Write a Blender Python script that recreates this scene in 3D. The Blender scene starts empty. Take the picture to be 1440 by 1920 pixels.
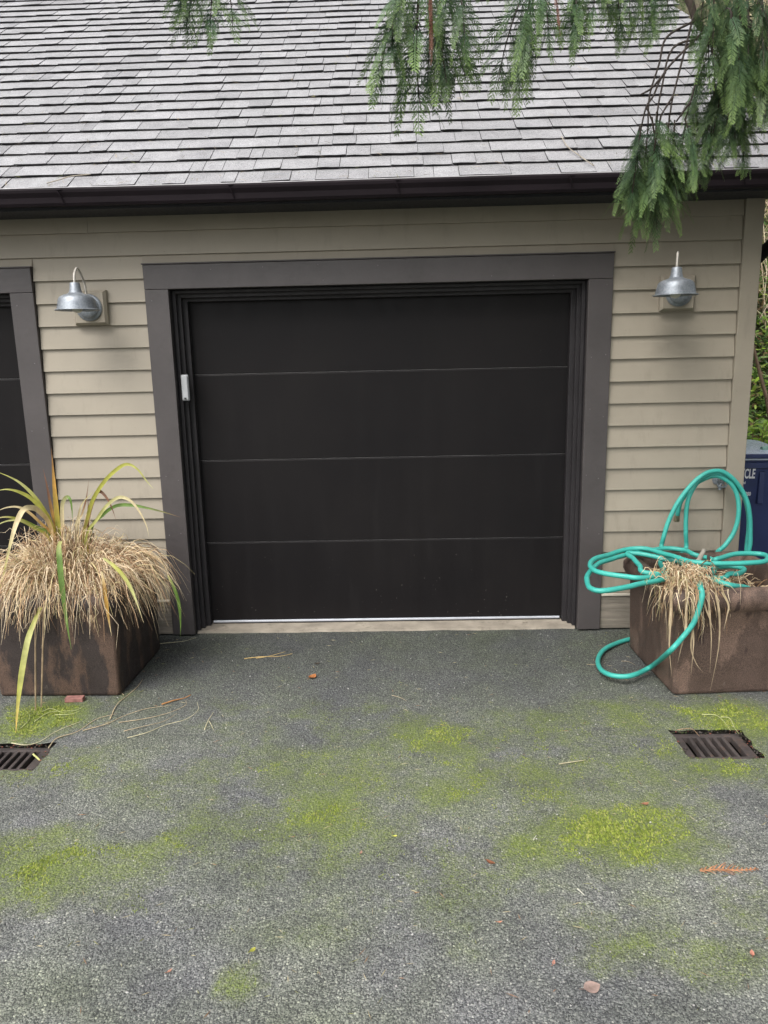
import bpy, math, random
from mathutils import Vector, Matrix, Quaternion, noise

random.seed(7)
SC = bpy.context.scene
COL = SC.collection
rad = math.radians

# ------------------------------------------------------------------ camera
F_PX = 1400.0
CAM = Vector((0.1275, -4.5323, 1.7353))
PITCH, YAW, ROLL = 0.2065, -0.0259, -0.0225
fwd = Vector((math.sin(YAW)*math.cos(PITCH), math.cos(YAW)*math.cos(PITCH), -math.sin(PITCH)))
r0 = Vector((math.cos(YAW), -math.sin(YAW), 0))
u0 = r0.cross(fwd)
right = r0*math.cos(ROLL) + u0*math.sin(ROLL)
up = u0*math.cos(ROLL) - r0*math.sin(ROLL)
cd = bpy.data.cameras.new('camera')
cd.sensor_fit = 'VERTICAL'; cd.sensor_height = 36.0; cd.lens = 36.0*F_PX/1920.0
cd.clip_start = 0.05; cd.clip_end = 500
cam = bpy.data.objects.new('camera', cd); COL.objects.link(cam)
cam.matrix_world = Matrix(((right.x, up.x, -fwd.x, CAM.x), (right.y, up.y, -fwd.y, CAM.y),
                           (right.z, up.z, -fwd.z, CAM.z), (0, 0, 0, 1)))
SC.camera = cam

def W(x, y, Y=None, Z=None):
    """world point seen at a pixel of the photograph, at depth Y or height Z"""
    d = fwd + right*((x-720)/F_PX) + up*((960-y)/F_PX)
    k = (Y-CAM.y)/d.y if Y is not None else (Z-CAM.z)/d.z
    return CAM + d*k

def PX(p):
    d = Vector(p)-CAM
    z = d.dot(fwd)
    return (720+F_PX*d.dot(right)/z, 960-F_PX*d.dot(up)/z, z)

# ------------------------------------------------------------------ world, sun, exposure
SUN_EL, SUN_AZ = 52.0, 214.0            # overcast brightness from the front left, behind the camera
wd = bpy.data.worlds.new('World'); SC.world = wd; wd.use_nodes = True
wn = wd.node_tree
sky = wn.nodes.new('ShaderNodeTexSky'); sky.sky_type = 'NISHITA'; sky.sun_disc = False
sky.sun_elevation = rad(SUN_EL); sky.sun_rotation = rad(SUN_AZ)
sky.air_density = 1.0; sky.dust_density = 4.0; sky.ozone_density = 1.0
hs = wn.nodes.new('ShaderNodeHueSaturation'); hs.inputs['Saturation'].default_value = 0.28
wn.links.new(sky.outputs[0], hs.inputs['Color'])
bg = wn.nodes['Background']; bg.inputs['Strength'].default_value = 0.13
wn.links.new(hs.outputs[0], bg.inputs['Color'])
sl = bpy.data.lights.new('sun', 'SUN'); sl.energy = 1.1; sl.angle = rad(42); sl.color = (1.0, 0.97, 0.93)
so = bpy.data.objects.new('sun', sl); COL.objects.link(so)
sd = Vector((math.sin(rad(SUN_AZ))*math.cos(rad(SUN_EL)), math.cos(rad(SUN_AZ))*math.cos(rad(SUN_EL)), math.sin(rad(SUN_EL))))
so.rotation_euler = sd.to_track_quat('Z', 'Y').to_euler()
so.location = (-4, -8, 10)
SC.view_settings.view_transform = 'Standard'; SC.view_settings.look = 'None'
SC.view_settings.exposure = 1.05; SC.view_settings.gamma = 1.0; SC.view_settings.use_curve_mapping = False
SC.cycles.max_bounces = 5; SC.cycles.diffuse_bounces = 2; SC.cycles.adaptive_threshold = .02; SC.cycles.glossy_bounces = 3; SC.cycles.caustics_reflective = False; SC.cycles.caustics_refractive = False
SC.cycles.use_denoising = True

# ------------------------------------------------------------------ helpers
class MB:
    """collects geometry for ONE mesh object"""
    def __init__(s): s.v = []; s.f = []; s.m = []; s.a = []; s.att = False
    def vert(s, p, a=None):
        s.v.append(tuple(p)); s.a.append(a if a is not None else (1, 1, 1, 1))
        if a is not None: s.att = True
        return len(s.v)-1
    def face(s, idx, m=0): s.f.append(tuple(idx)); s.m.append(m)
    def box(s, x0, x1, y0, y1, z0, z1, m=0):
        i = len(s.v)
        for p in ((x0,y0,z0),(x1,y0,z0),(x1,y1,z0),(x0,y1,z0),(x0,y0,z1),(x1,y0,z1),(x1,y1,z1),(x0,y1,z1)): s.vert(p)
        for q in ((0,3,2,1),(4,5,6,7),(0,1,5,4),(1,2,6,5),(2,3,7,6),(3,0,4,7)): s.face([i+k for k in q], m)
    def tube(s, pts, r, n=8, m=0, cap=True, att=None):
        pts = [Vector(p) for p in pts]
        rs = r if isinstance(r, (list, tuple)) else [r]*len(pts)
        t0 = (pts[1]-pts[0]).normalized()
        ref = Vector((0,0,1)) if abs(t0.z) < .9 else Vector((1,0,0))
        nx = t0.cross(ref).normalized()
        rings = []
        for i, p in enumerate(pts):
            t = (pts[min(i+1,len(pts)-1)]-pts[max(i-1,0)])
            t = t.normalized() if t.length > 1e-9 else t0
            nx = (nx - t*nx.dot(t))
            nx = nx.normalized() if nx.length > 1e-6 else t.orthogonal().normalized()
            ny = t.cross(nx)
            rings.append([s.vert(p+(nx*math.cos(2*math.pi*k/n)+ny*math.sin(2*math.pi*k/n))*rs[i], att) for k in range(n)])
        for i in range(len(pts)-1):
            for k in range(n):
                s.face((rings[i][k], rings[i][(k+1)%n], rings[i+1][(k+1)%n], rings[i+1][k]), m)
        if cap:
            s.face(rings[0][::-1], m); s.face(rings[-1], m)
    def lathe(s, prof, n=32, origin=(0,0,0), axis='Z', m=0):
        o = Vector(origin); rings = []
        for (r, h) in prof:
            ring = []
            for k in range(n):
                a = 2*math.pi*k/n
                p = Vector((r*math.cos(a), r*math.sin(a), h))
                if axis == 'Y': p = Vector((p.x, -p.z, p.y))
                ring.append(s.vert(o+p))
            rings.append(ring)
        for i in range(len(rings)-1):
            for k in range(n):
                s.face((rings[i][k], rings[i][(k+1)%n], rings[i+1][(k+1)%n], rings[i+1][k]), m)
    def ribbon(s, pts, width, facing=None, cols=None, fold=0.0, m=0, prof=None):
        """a leaf blade along pts; width tapers to the tip"""
        n = len(pts); rows = []
        for i, p in enumerate(pts):
            t = (pts[min(i+1,n-1)]-pts[max(i-1,0)]).normalized()
            f = facing if facing is not None else Vector((0,-1,.3))
            sd_ = t.cross(f)
            sd_ = sd_.normalized() if sd_.length > 1e-5 else t.orthogonal().normalized()
            nn = sd_.cross(t)
            u = i/(n-1)
            w = width*(prof(u) if prof else max(0.06, min(1, (1-u)*2.2)*min(1, .55+u*1.5)))*.5
            a = cols(u) if cols else None
            if fold:
                rows.append((s.vert(p-sd_*w, a), s.vert(p-nn*fold*w, a), s.vert(p+sd_*w, a)))
            else:
                rows.append((s.vert(p-sd_*w, a), s.vert(p+sd_*w, a)))
        for i in range(n-1):
            for k in range(len(rows[0])-1):
                s.face((rows[i][k], rows[i][k+1], rows[i+1][k+1], rows[i+1][k]), m)
    def mesh(s, name, mats):
        me = bpy.data.meshes.new(name); me.from_pydata(s.v, [], s.f)
        for m in (mats if isinstance(mats, (list, tuple)) else [mats]): me.materials.append(m)
        if any(s.m): me.polygons.foreach_set('material_index', s.m)
        if s.att:
            ca = me.color_attributes.new('tint', 'FLOAT_COLOR', 'POINT')
            ca.data.foreach_set('color', [c for q in s.a for c in (q if len(q) == 4 else tuple(q)+(1,))])
        me.update(); return me
    def build(s, name, mats, parent=None, smooth=False, bevel=0):
        return link(name, s.mesh(name, mats), parent, smooth, bevel)

def link(name, me, parent=None, smooth=False, bevel=0):
    o = bpy.data.objects.new(name, me); COL.objects.link(o)
    if parent: o.parent = parent
    if smooth:
        me.polygons.foreach_set('use_smooth', [True]*len(me.polygons))
        if smooth != 'all':
            me.set_sharp_from_angle(angle=rad(38))
    if bevel:
        b = o.modifiers.new('bevel', 'BEVEL'); b.width = bevel; b.segments = 2; b.limit_method = 'ANGLE'
    return o

def tag(o, label=None, cat=None, group=None, kind=None):
    if label: o['label'] = label
    if cat: o['category'] = cat
    if group: o['group'] = group
    if kind: o['kind'] = kind
    return o

def empty(name, loc=(0,0,0), rz=0, **k):
    o = bpy.data.objects.new(name, None); COL.objects.link(o); o.empty_display_size = .1
    o.location = loc; o.rotation_euler.z = rz
    return tag(o, **k)

def spline(pts, per=8):
    pts = [Vector(p) for p in pts]; out = []
    P = [pts[0]*2-pts[1]] + pts + [pts[-1]*2-pts[-2]]
    for i in range(1, len(P)-2):
        for k in range(per):
            t = k/per; a, b, c, d = P[i-1], P[i], P[i+1], P[i+2]
            out.append(.5*((2*b)+(c-a)*t+(2*a-5*b+4*c-d)*t*t+(3*b-a-3*c+d)*t**3))
    out.append(pts[-1]); return out

# ------------------------------------------------------------------ materials
class NT:
    def __init__(s, name):
        s.m = bpy.data.materials.new(name); s.m.use_nodes = True
        s.t = s.m.node_tree; s.b = s.t.nodes['Principled BSDF']; s.pos = None
    def n(s, typ, **kw):
        o = s.t.nodes.new(typ)
        for k, v in kw.items():
            if k.startswith('i_'): o.inputs[k[2:].replace('_', ' ')].default_value = v
            else: setattr(o, k, v)
        return o
    def l(s, a, b): s.t.links.new(a, b)
    def co(s, obj=True, scale=None):
        tc = s.n('ShaderNodeTexCoord'); out = tc.outputs['Object']
        if not obj:
            g = s.n('ShaderNodeNewGeometry'); out = g.outputs['Position']
        if scale:
            vm = s.n('ShaderNodeVectorMath', operation='MULTIPLY'); s.l(out, vm.inputs[0]); vm.inputs[1].default_value = scale
            out = vm.outputs[0]
        return out
    def noise(s, co, scale, detail=4, rough=.55, out='Fac'):
        n = s.n('ShaderNodeTexNoise'); n.inputs['Scale'].default_value = scale; n.inputs['Detail'].default_value = detail
        n.inputs['Roughness'].default_value = rough; s.l(co, n.inputs['Vector']); return n.outputs[out]
    def ramp(s, fac, stops, interp='LINEAR'):
        r = s.n('ShaderNodeValToRGB'); r.color_ramp.interpolation = interp
        e = r.color_ramp.elements
        while len(e) < len(stops): e.new(.5)
        for k, (p, c) in enumerate(stops):
            e[k].position = p; e[k].color = c if len(c) == 4 else tuple(c)+(1,)
        s.l(fac, r.inputs[0]); return r.outputs[0]
    def mix(s, fac, a, b, typ='MIX'):
        m = s.n('ShaderNodeMix', data_type='RGBA', blend_type=typ)
        for v, i in ((fac, 0), (a, 6), (b, 7)):
            if hasattr(v, 'links'): s.l(v, m.inputs[i])
            elif i == 0: m.inputs[0].default_value = v
            else: m.inputs[i].default_value = v if len(v) == 4 else tuple(v)+(1,)
        return m.outputs[2]
    def math(s, op, a, b=None, c=None, clamp=False):
        m = s.n('ShaderNodeMath', operation=op, use_clamp=clamp)
        for i, v in enumerate((a, b, c)):
            if v is None: continue
            if hasattr(v, 'links'): s.l(v, m.inputs[i])
            else: m.inputs[i].default_value = v
        return m.outputs[0]
    def bump(s, h, strength=.3, dist=.01, normal=None):
        b = s.n('ShaderNodeBump'); b.inputs['Strength'].default_value = strength; b.inputs['Distance'].default_value = dist
        s.l(h, b.inputs['Height'])
        if normal: s.l(normal, b.inputs['Normal'])
        s.l(b.outputs[0], s.b.inputs['Normal']); return b.outputs[0]
    def base(s, c):
        if hasattr(c, 'links'): s.l(c, s.b.inputs['Base Color'])
        else: s.b.inputs['Base Color'].default_value = tuple(c)+(1,)
    def set(s, **kw):
        for k, v in kw.items(): s.b.inputs[k.replace('_', ' ')].default_value = v
    def rough(s, v):
        if hasattr(v, 'links'): s.l(v, s.b.inputs['Roughness'])
        else: s.b.inputs['Roughness'].default_value = v

def c3(c, k): return tuple(x*k for x in c)

def paint(name, col, rough=.55, var=.12, scale=3, grain=(1, 1, 1), bump=.12, dist=.002, bscale=60, dirt=None, spec=.5):
    t = NT(name); co = t.co(obj=False, scale=grain)
    n1 = t.noise(co, scale, 5); n2 = t.noise(co, bscale, 4, .6)
    c = t.ramp(n1, [(.3, c3(col, 1-var)), (.7, c3(col, 1+var))])
    if dirt:
        n3 = t.noise(co, scale*2.3, 6, .7)
        f = t.ramp(n3, [(.55, (0, 0, 0)), (.75, (1, 1, 1))])
        c = t.mix(f, c, dirt)
    t.base(c); t.rough(t.ramp(n2, [(.3, (rough-.08,)*3), (.7, (rough+.08,)*3)]))
    t.set(Specular_IOR_Level=spec)
    t.bump(n2, bump, dist); return t.m

def tinted(name, rough=.6, trans=0.0, var=.25, scale=25, mul=(1, 1, 1)):
    """base colour comes from the mesh's own tint (leaf colour), with fine streaks"""
    t = NT(name); a = t.n('ShaderNodeVertexColor', layer_name='tint')
    n = t.noise(t.co(obj=False), scale, 3)
    c = t.mix(1.0, a.outputs[0], t.ramp(n, [(.25, (1-var,)*3), (.75, (1+var,)*3)]), 'MULTIPLY')
    if mul != (1, 1, 1): c = t.mix(1.0, c, mul, 'MULTIPLY')
    t.base(c); t.rough(rough); t.set(Specular_IOR_Level=.3)
    if trans:
        tr = t.n('ShaderNodeBsdfTranslucent'); t.l(c, tr.inputs[0])
        ms = t.n('ShaderNodeMixShader'); ms.inputs[0].default_value = trans
        t.l(t.b.outputs[0], ms.inputs[1]); t.l(tr.outputs[0], ms.inputs[2])
        t.l(ms.outputs[0], t.t.nodes['Material Output'].inputs[0])
    return t.m

M = {}
# siding: taupe paint, faint streaks and dirt
def siding_mat():
    t = NT('siding_paint'); co = t.co(obj=False)
    oi = t.n('ShaderNodeObjectInfo')
    n1 = t.noise(co, 2.2, 6, .6); n2 = t.noise(t.co(obj=False, scale=(14, 14, 120)), 3, 4)
    col = (.32, .282, .221)
    c = t.ramp(n1, [(.28, c3(col, .9)), (.72, c3(col, 1.07))])
    v = t.math('MULTIPLY_ADD', oi.outputs['Random'], .08, .96)
    c = t.mix(1.0, c, v, 'MULTIPLY')
    n3 = t.noise(t.co(obj=False, scale=(9, 9, 2.2)), 1.6, 6, .7)
    c = t.mix(t.ramp(n3, [(.56, (0,)*3), (.8, (.55,)*3)]), c, (.21, .19, .15))
    sz = t.n('ShaderNodeSeparateXYZ'); t.l(co, sz.inputs[0])
    spl = t.n('ShaderNodeMapRange', interpolation_type='SMOOTHSTEP'); t.l(t.math('MULTIPLY_ADD', n3, -.9, sz.outputs['Z']), spl.inputs[0])
    spl.inputs[1].default_value = .35; spl.inputs[2].default_value = -.3; spl.inputs[3].default_value = 0; spl.inputs[4].default_value = .6
    c = t.mix(spl.outputs[0], c, (.17, .15, .115))
    n4 = t.noise(co, 90, 2); sp = t.ramp(n4, [(.74, (0,)*3), (.78, (.5,)*3)])
    c = t.mix(sp, c, (.13, .11, .08))
    t.base(c); t.rough(t.ramp(n1, [(.3, (.5,)*3), (.7, (.62,)*3)]))
    t.bump(n2, .18, .0025); return t.m
M['siding'] = siding_mat()
M['trim'] = paint('dark_trim_paint', (.064, .056, .055), .5, .16, 2.5, bump=.2, dist=.003, bscale=45, dirt=(.05, .044, .042))
def door_mat():
    t = NT('door_paint'); co = t.co(obj=False)
    n = t.noise(t.co(obj=False, scale=(6, 6, .7)), 2, 6, .6); n2 = t.noise(co, 190, 2); n3 = t.noise(co, 55, 3, .6); n4 = t.noise(co, 1.3, 4)
    c = t.ramp(n4, [(.3, (.0095, .0086, .0092)), (.7, (.0130, .0115, .0115))])
    sz = t.n('ShaderNodeSeparateXYZ'); t.l(co, sz.inputs[0])
    low = t.n('ShaderNodeMapRange'); t.l(sz.outputs['Z'], low.inputs[0]); low.inputs[1].default_value = 1.0; low.inputs[2].default_value = 0; low.inputs[3].default_value = .02; low.inputs[4].default_value = .085
    speck = t.math('GREATER_THAN', t.math('ADD', n3, low.outputs[0]), .80)
    c = t.mix(t.math('MULTIPLY', speck, .6), c, (.16, .15, .13))
    c = t.mix(t.ramp(n, [(.55, (0,)*3), (.75, (.1,)*3)]), c, (.03, .028, .026))
    t.base(c); t.set(Specular_IOR_Level=.13); t.rough(t.ramp(n, [(.3, (.36,)*3), (.7, (.56,)*3)])); t.bump(n2, .06, .001); return t.m
M['door'] = door_mat()
M['jamb'] = paint('jamb_paint', (.026, .0235, .025), .55, .2, 4, bump=.15, bscale=40, spec=.3)
M['gutter'] = paint('gutter_paint', (.0135, .0095, .012), .65, .25, 3, grain=(1, 1, 4), bump=.08, bscale=20, spec=.15)
M['soffit'] = paint('soffit_paint', (.02, .02, .025), .6, .15, 2)
M['nail'] = paint('painted_nail', (.13, .12, .12), .5, .2, 30)
M['joint'] = paint('joint_edge', (.24, .23, .23), .5, .3, 6)
M['lip'] = paint('gutter_lip_metal', (.42, .41, .42), .45, .2, 8)
M['skirt'] = paint('weathered_skirt_wood', (.205, .18, .145), .75, .3, 2, grain=(2, 2, 26), bump=.55, dist=.006, bscale=9, dirt=(.1, .09, .075))
M['cap'] = paint('skirt_cap_paint', (.5, .46, .38), .6, .15, 5)
M['concrete'] = paint('concrete_sill', (.29, .255, .205), .85, .3, 6, bump=.5, dist=.004, bscale=70, dirt=(.14, .12, .09))
M['alu'] = paint('aluminium_strip', (.42, .44, .48), .35, .12, 8)
M['rubber'] = paint('black_rubber', (.012, .012, .013), .7, .2, 8)
M['keypad'] = paint('grey_keypad_plastic', (.36, .37, .38), .5, .1, 20)
M['dark'] = paint('pit_mud', (.018, .015, .012), .9, .4, 12, bump=.6, dist=.01, bscale=30)
M['soil'] = paint('planter_soil', (.035, .026, .02), .95, .4, 14, bump=.9, dist=.015, bscale=40)
M['iron'] = paint('rusty_cast_iron', (.05, .04, .037), .75, .45, 10, bump=.7, dist=.004, bscale=60, dirt=(.12, .07, .045))
M['bark'] = paint('cedar_bark', (.075, .056, .044), .9, .35, 5, grain=(3, 3, .7), bump=.8, dist=.02, bscale=8)
M['twig'] = paint('dark_twig', (.05, .038, .032), .85, .3, 20)
M['pale_bark'] = paint('pale_bark', (.34, .31, .26), .85, .3, 12, bump=.5, dist=.01, bscale=20)
M['sap_bark'] = paint('sapling_bark', (.2, .135, .09), .8, .3, 14, bump=.4, dist=.006, bscale=25)
M['bulb'] = paint('frosted_glass_bulb', (.62, .6, .54), .3, .05, 8)
M['brickchip'] = paint('red_brick_chip', (.28, .13, .11), .9, .35, 40, bump=.6, dist=.004, bscale=90)
M['brass'] = paint('hose_brass', (.35, .31, .22), .4, .25, 60); M['brass'].node_tree.nodes['Principled BSDF'].inputs['Metallic'].default_value = .8
M['arm'] = paint('enamel_arm', (.5, .47, .42), .35, .2, 20)
M['bin'] = paint('blue_bin_plastic', (.022, .035, .105), .42, .15, 6, bump=.15, dist=.002, bscale=120)
M['lid'] = paint('lid_sky_sheen', (.5, .57, .66), .3, .1, 6)  # sky reflection painted into the lid as a pale base colour
M['print'] = paint('white_print', (.75, .76, .78), .6, .06, 20)
M['handle'] = paint('pale_green_plastic', (.25, .42, .36), .5, .15, 12)
M['stem'] = paint('dry_stem', (.3, .22, .13), .8, .3, 25)
M['leaf'] = tinted('leaf_tint', .5, .18, .28, 22)
M['straw'] = tinted('straw_tint', .75, .15, .3, 40)
M['litter'] = tinted('litter_tint', .8, 0, .3, 60)
M['cedar'] = tinted('cedar_foliage', .45, .2, .3, 18)
M['green'] = tinted('shrub_leaf', .35, .35, .25, 12)

def galv():
    t = NT('galvanised_metal'); co = t.co()
    v = t.n('ShaderNodeTexVoronoi'); v.inputs['Scale'].default_value = 90; t.l(co, v.inputs['Vector'])
    n = t.noise(co, 14, 5, .65)
    c = t.mix(.35, t.ramp(n, [(.3, (.17, .19, .215)), (.7, (.34, .365, .395))]), t.ramp(v.outputs['Distance'], [(.1, (.17, .19, .215)), (.8, (.4, .43, .46))]))
    rust = t.ramp(t.noise(co, 9, 6, .75), [(.66, (0,)*3), (.74, (.6,)*3)])
    c = t.mix(rust, c, (.16, .09, .06))
    t.base(c); t.set(Metallic=.55); t.rough(t.ramp(n, [(.3, (.42,)*3), (.7, (.6,)*3)])); t.bump(n, .08, .002)
    return t.m
M['galv'] = galv()

def shingle_mats():
    t = NT('shingle_granules'); co = t.co(obj=False)
    oi = t.n('ShaderNodeObjectInfo'); g = t.n('ShaderNodeNewGeometry')
    r = t.math('FRACT', t.math('ADD', oi.outputs['Random'], g.outputs['Random Per Island']))
    base = t.ramp(r, [(0, (.275, .272, .279)), (.4, (.305, .302, .309)), (.8, (.33, .327, .335)), (1, (.245, .242, .249))])
    n = t.noise(co, 150, 3, .7); n2 = t.noise(co, 7, 3, .65)
    c = t.mix(1.0, base, t.ramp(n, [(.32, (.55,)*3), (.5, (1.0,)*3), (.7, (1.35,)*3)]), 'MULTIPLY')
    c = t.mix(1.0, c, t.ramp(n2, [(.25, (.82,)*3), (.7, (1.08,)*3)]), 'MULTIPLY')
    mo = t.ramp(t.noise(co, 3.1, 4, .75), [(.66, (0,)*3), (.8, (.5,)*3)])
    c = t.mix(mo, c, (.16, .17, .10))
    t.base(c); t.rough(.9); t.set(Specular_IOR_Level=.25); t.bump(n, .5, .004)
    e = paint('shingle_cut_edge', (.03, .028, .031), .95, .3, 30, bump=.6, bscale=120)
    return [t.m, e]
M['shingle'] = shingle_mats()

def planter_mat(name, dark, light, drip, seed):
    t = NT(name); co = t.co()
    st = t.co(scale=(6, 6, 2.0))
    ad = t.n('ShaderNodeVectorMath', operation='ADD'); t.l(st, ad.inputs[0]); ad.inputs[1].default_value = (seed, seed*2, seed)
    n1 = t.noise(ad.outputs[0], 1.0, 6, .6); n2 = t.noise(co, 9, 6, .7); n3 = t.noise(co, 220, 2)
    c = t.mix(t.ramp(n1, [(.5, (0,)*3), (.56, (1,)*3)]), dark, light)
    c = t.mix(1.0, c, t.ramp(n2, [(.25, (.7,)*3), (.75, (1.3,)*3)]), 'MULTIPLY')
    c = t.mix(t.ramp(t.noise(ad.outputs[0], 2.3, 3), [(.64, (0,)*3), (.69, (.8,)*3)]), c, drip)
    c = t.mix(1.0, c, t.ramp(n3, [(.3, (.55,)*3), (.5, (1.0,)*3), (.72, (1.5,)*3)]), 'MULTIPLY')
    lime = t.ramp(t.noise(co, 26, 6, .75), [(.62, (0,)*3), (.72, (.35,)*3)])
    c = t.mix(lime, c, (.2, .165, .14))
    t.base(c); t.rough(t.ramp(n2, [(.3, (.5,)*3), (.7, (.8,)*3)])); t.bump(t.math('ADD', n3, n2), .4, .004); return t.m
M['planter_l'] = planter_mat('dark_glazed_stoneware', (.03, .021, .018), (.085, .052, .036), (.02, .013, .011), 3.1)
M['planter_r'] = planter_mat('brown_stoneware', (.078, .051, .039), (.14, .092, .069), (.034, .019, .017), 8.4)

def hose_mat():
    t = NT('turquoise_vinyl'); co = t.co(obj=False)
    n = t.noise(co, 6, 5, .7); n2 = t.noise(co, 60, 4, .7)
    c = t.ramp(n, [(.3, (.04, .33, .275)), (.7, (.055, .43, .36))])
    c = t.mix(t.ramp(n2, [(.62, (0,)*3), (.75, (.5,)*3)]), c, (.035, .14, .11))
    t.base(c); t.rough(.45); t.bump(n2, .1, .001); return t.m
M['hose'] = hose_mat()

# moss patches of the driveway: (px, py, rx, ry, strength) in the photograph, turned into ground ellipses
MOSS_PX = [(1160,1565,200,70,1.25),(1010,1590,120,45,.8),(860,1480,150,45,.7),(590,1530,170,55,.85),(820,1385,130,45,.85),
           (640,1450,330,95,.5),(1050,1470,380,140,.5),(90,1620,170,75,.85),(300,1590,110,60,.55),(250,1690,80,35,.6),
           (1250,1390,240,100,.55),(1370,1345,110,40,1.1),(1360,1440,120,30,.8),(1290,1335,70,25,.85),(450,1845,50,35,.55),(1260,1790,190,60,.42),
           (80,1345,110,40,1.1),(100,1440,160,45,.6),(420,1480,220,80,.3),(1130,1690,190,60,.35),(700,1560,480,160,.34),(1050,1390,330,80,.45),(780,1420,300,70,.5),(870,1760,60,60,.3),
           (150,1330,120,50,.4),(620,1350,420,60,.18),(1400,1680,90,90,.3)]
MOSS = []
for (x, y, rx, ry, st) in MOSS_PX:
    c = W(x, y, Z=0); ex = (W(x+rx, y, Z=0)-W(x-rx, y, Z=0)).length/2; ey = (W(x, y-ry, Z=0)-W(x, y+ry, Z=0)).length/2
    MOSS.append((c.x, c.y, ex, ey, st))
def moss_at(x, y):
    v = 0
    for (cx, cy, ex, ey, st) in MOSS:
        d = math.hypot((x-cx)/ex, (y-cy)/ey)
        if d < 1.35: u = 1-max(0, d-.1)/1.25; v = max(v, st*u*u*(3-2*u))
    return v

def asphalt():
    t = NT('mossy_asphalt'); co = t.co(obj=False)
    # aggregate
    v1 = t.n('ShaderNodeTexVoronoi', feature='F1'); v1.inputs['Scale'].default_value = 120; t.l(co, v1.inputs['Vector'])
    v2 = t.n('ShaderNodeTexVoronoi', feature='F1'); v2.inputs['Scale'].default_value = 290; t.l(co, v2.inputs['Vector'])
    sep = t.n('ShaderNodeSeparateColor'); t.l(v1.outputs['Color'], sep.inputs[0])
    sep2 = t.n('ShaderNodeSeparateColor'); t.l(v2.outputs['Color'], sep2.inputs[0])
    stone = t.ramp(sep.outputs[0], [(0, (.06, .061, .066)), (.4, (.145, .146, .15)), (.76, (.215, .215, .215)), (.92, (.30, .298, .29)), (1, (.42, .412, .39))])
    fine = t.ramp(sep2.outputs[1], [(0, (.04, .041, .045)), (.55, (.13, .131, .135)), (1, (.27, .27, .265))])
    inst = t.ramp(v1.outputs['Distance'], [(.34, (1,)*3), (.52, (0,)*3)])
    c = t.mix(inst, fine, stone)
    big = t.noise(co, 1.1, 4, .6); mid = t.noise(co, 5.5, 4, .65)
    c = t.mix(1.0, c, t.ramp(big, [(.3, (.86, .87, .89)), (.7, (1.34, 1.33, 1.31))]), 'MULTIPLY')
    c = t.mix(1.0, c, t.ramp(mid, [(.28, (.75,)*3), (.7, (1.14,)*3)]), 'MULTIPLY')
    # overhang shade painted into the asphalt along the wall, plus some dampness
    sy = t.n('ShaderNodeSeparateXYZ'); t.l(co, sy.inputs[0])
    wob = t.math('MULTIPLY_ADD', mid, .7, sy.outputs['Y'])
    shade_damp = t.n('ShaderNodeMapRange', interpolation_type='SMOOTHSTEP'); t.l(wob, shade_damp.inputs[0])
    shade_damp.inputs[1].default_value = -1.35; shade_damp.inputs[2].default_value = .1; shade_damp.inputs[3].default_value = 0; shade_damp.inputs[4].default_value = .85
    c = t.mix(shade_damp.outputs[0], c, t.mix(1.0, c, (.42, .44, .43), 'MULTIPLY'))
    # moss
    at = t.n('ShaderNodeVertexColor', layer_name='tint'); sa = t.n('ShaderNodeSeparateColor'); t.l(at.outputs[0], sa.inputs[0]); acc = sa.outputs[0]
    nz = t.noise(co, 11, 5, .7); nz2 = t.noise(co, 75, 3, .7)
    wide = t.noise(co, 3.2, 4, .62)
    has = t.ramp(acc, [(.01, (0,)*3), (.16, (1,)*3)])
    e = t.math('ADD', acc, t.math('MULTIPLY_ADD', wide, 2.2, -1.1)); e = t.math('ADD', e, t.math('MULTIPLY_ADD', nz, 1.6, -.8))
    soft = t.math('MULTIPLY', t.ramp(e, [(.0, (0,)*3), (.85, (1,)*3)]), has)
    k = t.math('ADD', e, t.math('MULTIPLY_ADD', nz2, 2.4, -1.2))
    cellr = t.math('MULTIPLY_ADD', sep2.outputs[2], 1.3, -.65)
    k = t.math('ADD', k, cellr)
    hard = t.math('MULTIPLY', t.ramp(k, [(.93, (0,)*3), (1.2, (1,)*3)]), has)
    c = t.mix(soft, c, t.mix(.36, t.mix(1.0, c, (.94, 1.0, .66), 'MULTIPLY'), (.135, .165, .05)))
    mosscol = t.ramp(nz2, [(.3, (.075, .105, .02)), (.52, (.165, .215, .036)), (.72, (.29, .35, .075))])
    c = t.mix(t.math('MULTIPLY', hard, .55), c, mosscol)
    # overall faint algae film
    film = t.ramp(t.noise(co, 2.3, 3, .6), [(.36, (.1,)*3), (.7, (.9,)*3)])
    c = t.mix(film, c, t.mix(1.0, c, (.92, 1.0, .74), 'MULTIPLY'))
    t.base(c); t.rough(t.ramp(mid, [(.3, (.72,)*3), (.7, (.9,)*3)])); t.set(Specular_IOR_Level=.35)
    h = t.math('ADD', t.math('MULTIPLY', v1.outputs['Distance'], -1.0), t.math('MULTIPLY', v2.outputs['Distance'], -.6))
    t.bump(h, .75, .006); return t.m
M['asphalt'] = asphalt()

def earth():
    t = NT('hillside_earth'); co = t.co(obj=False); n = t.noise(co, 2, 7, .7); n2 = t.noise(co, 20, 5)
    t.base(t.mix(t.ramp(n, [(.4, (0,)*3), (.6, (1,)*3)]), t.ramp(n2, [(.3, (.05, .038, .025)), (.7, (.13, .1, .065))]), (.05, .075, .025)))
    t.rough(.95); t.bump(n2, .8, .05); return t.m
M['earth'] = earth()

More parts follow.
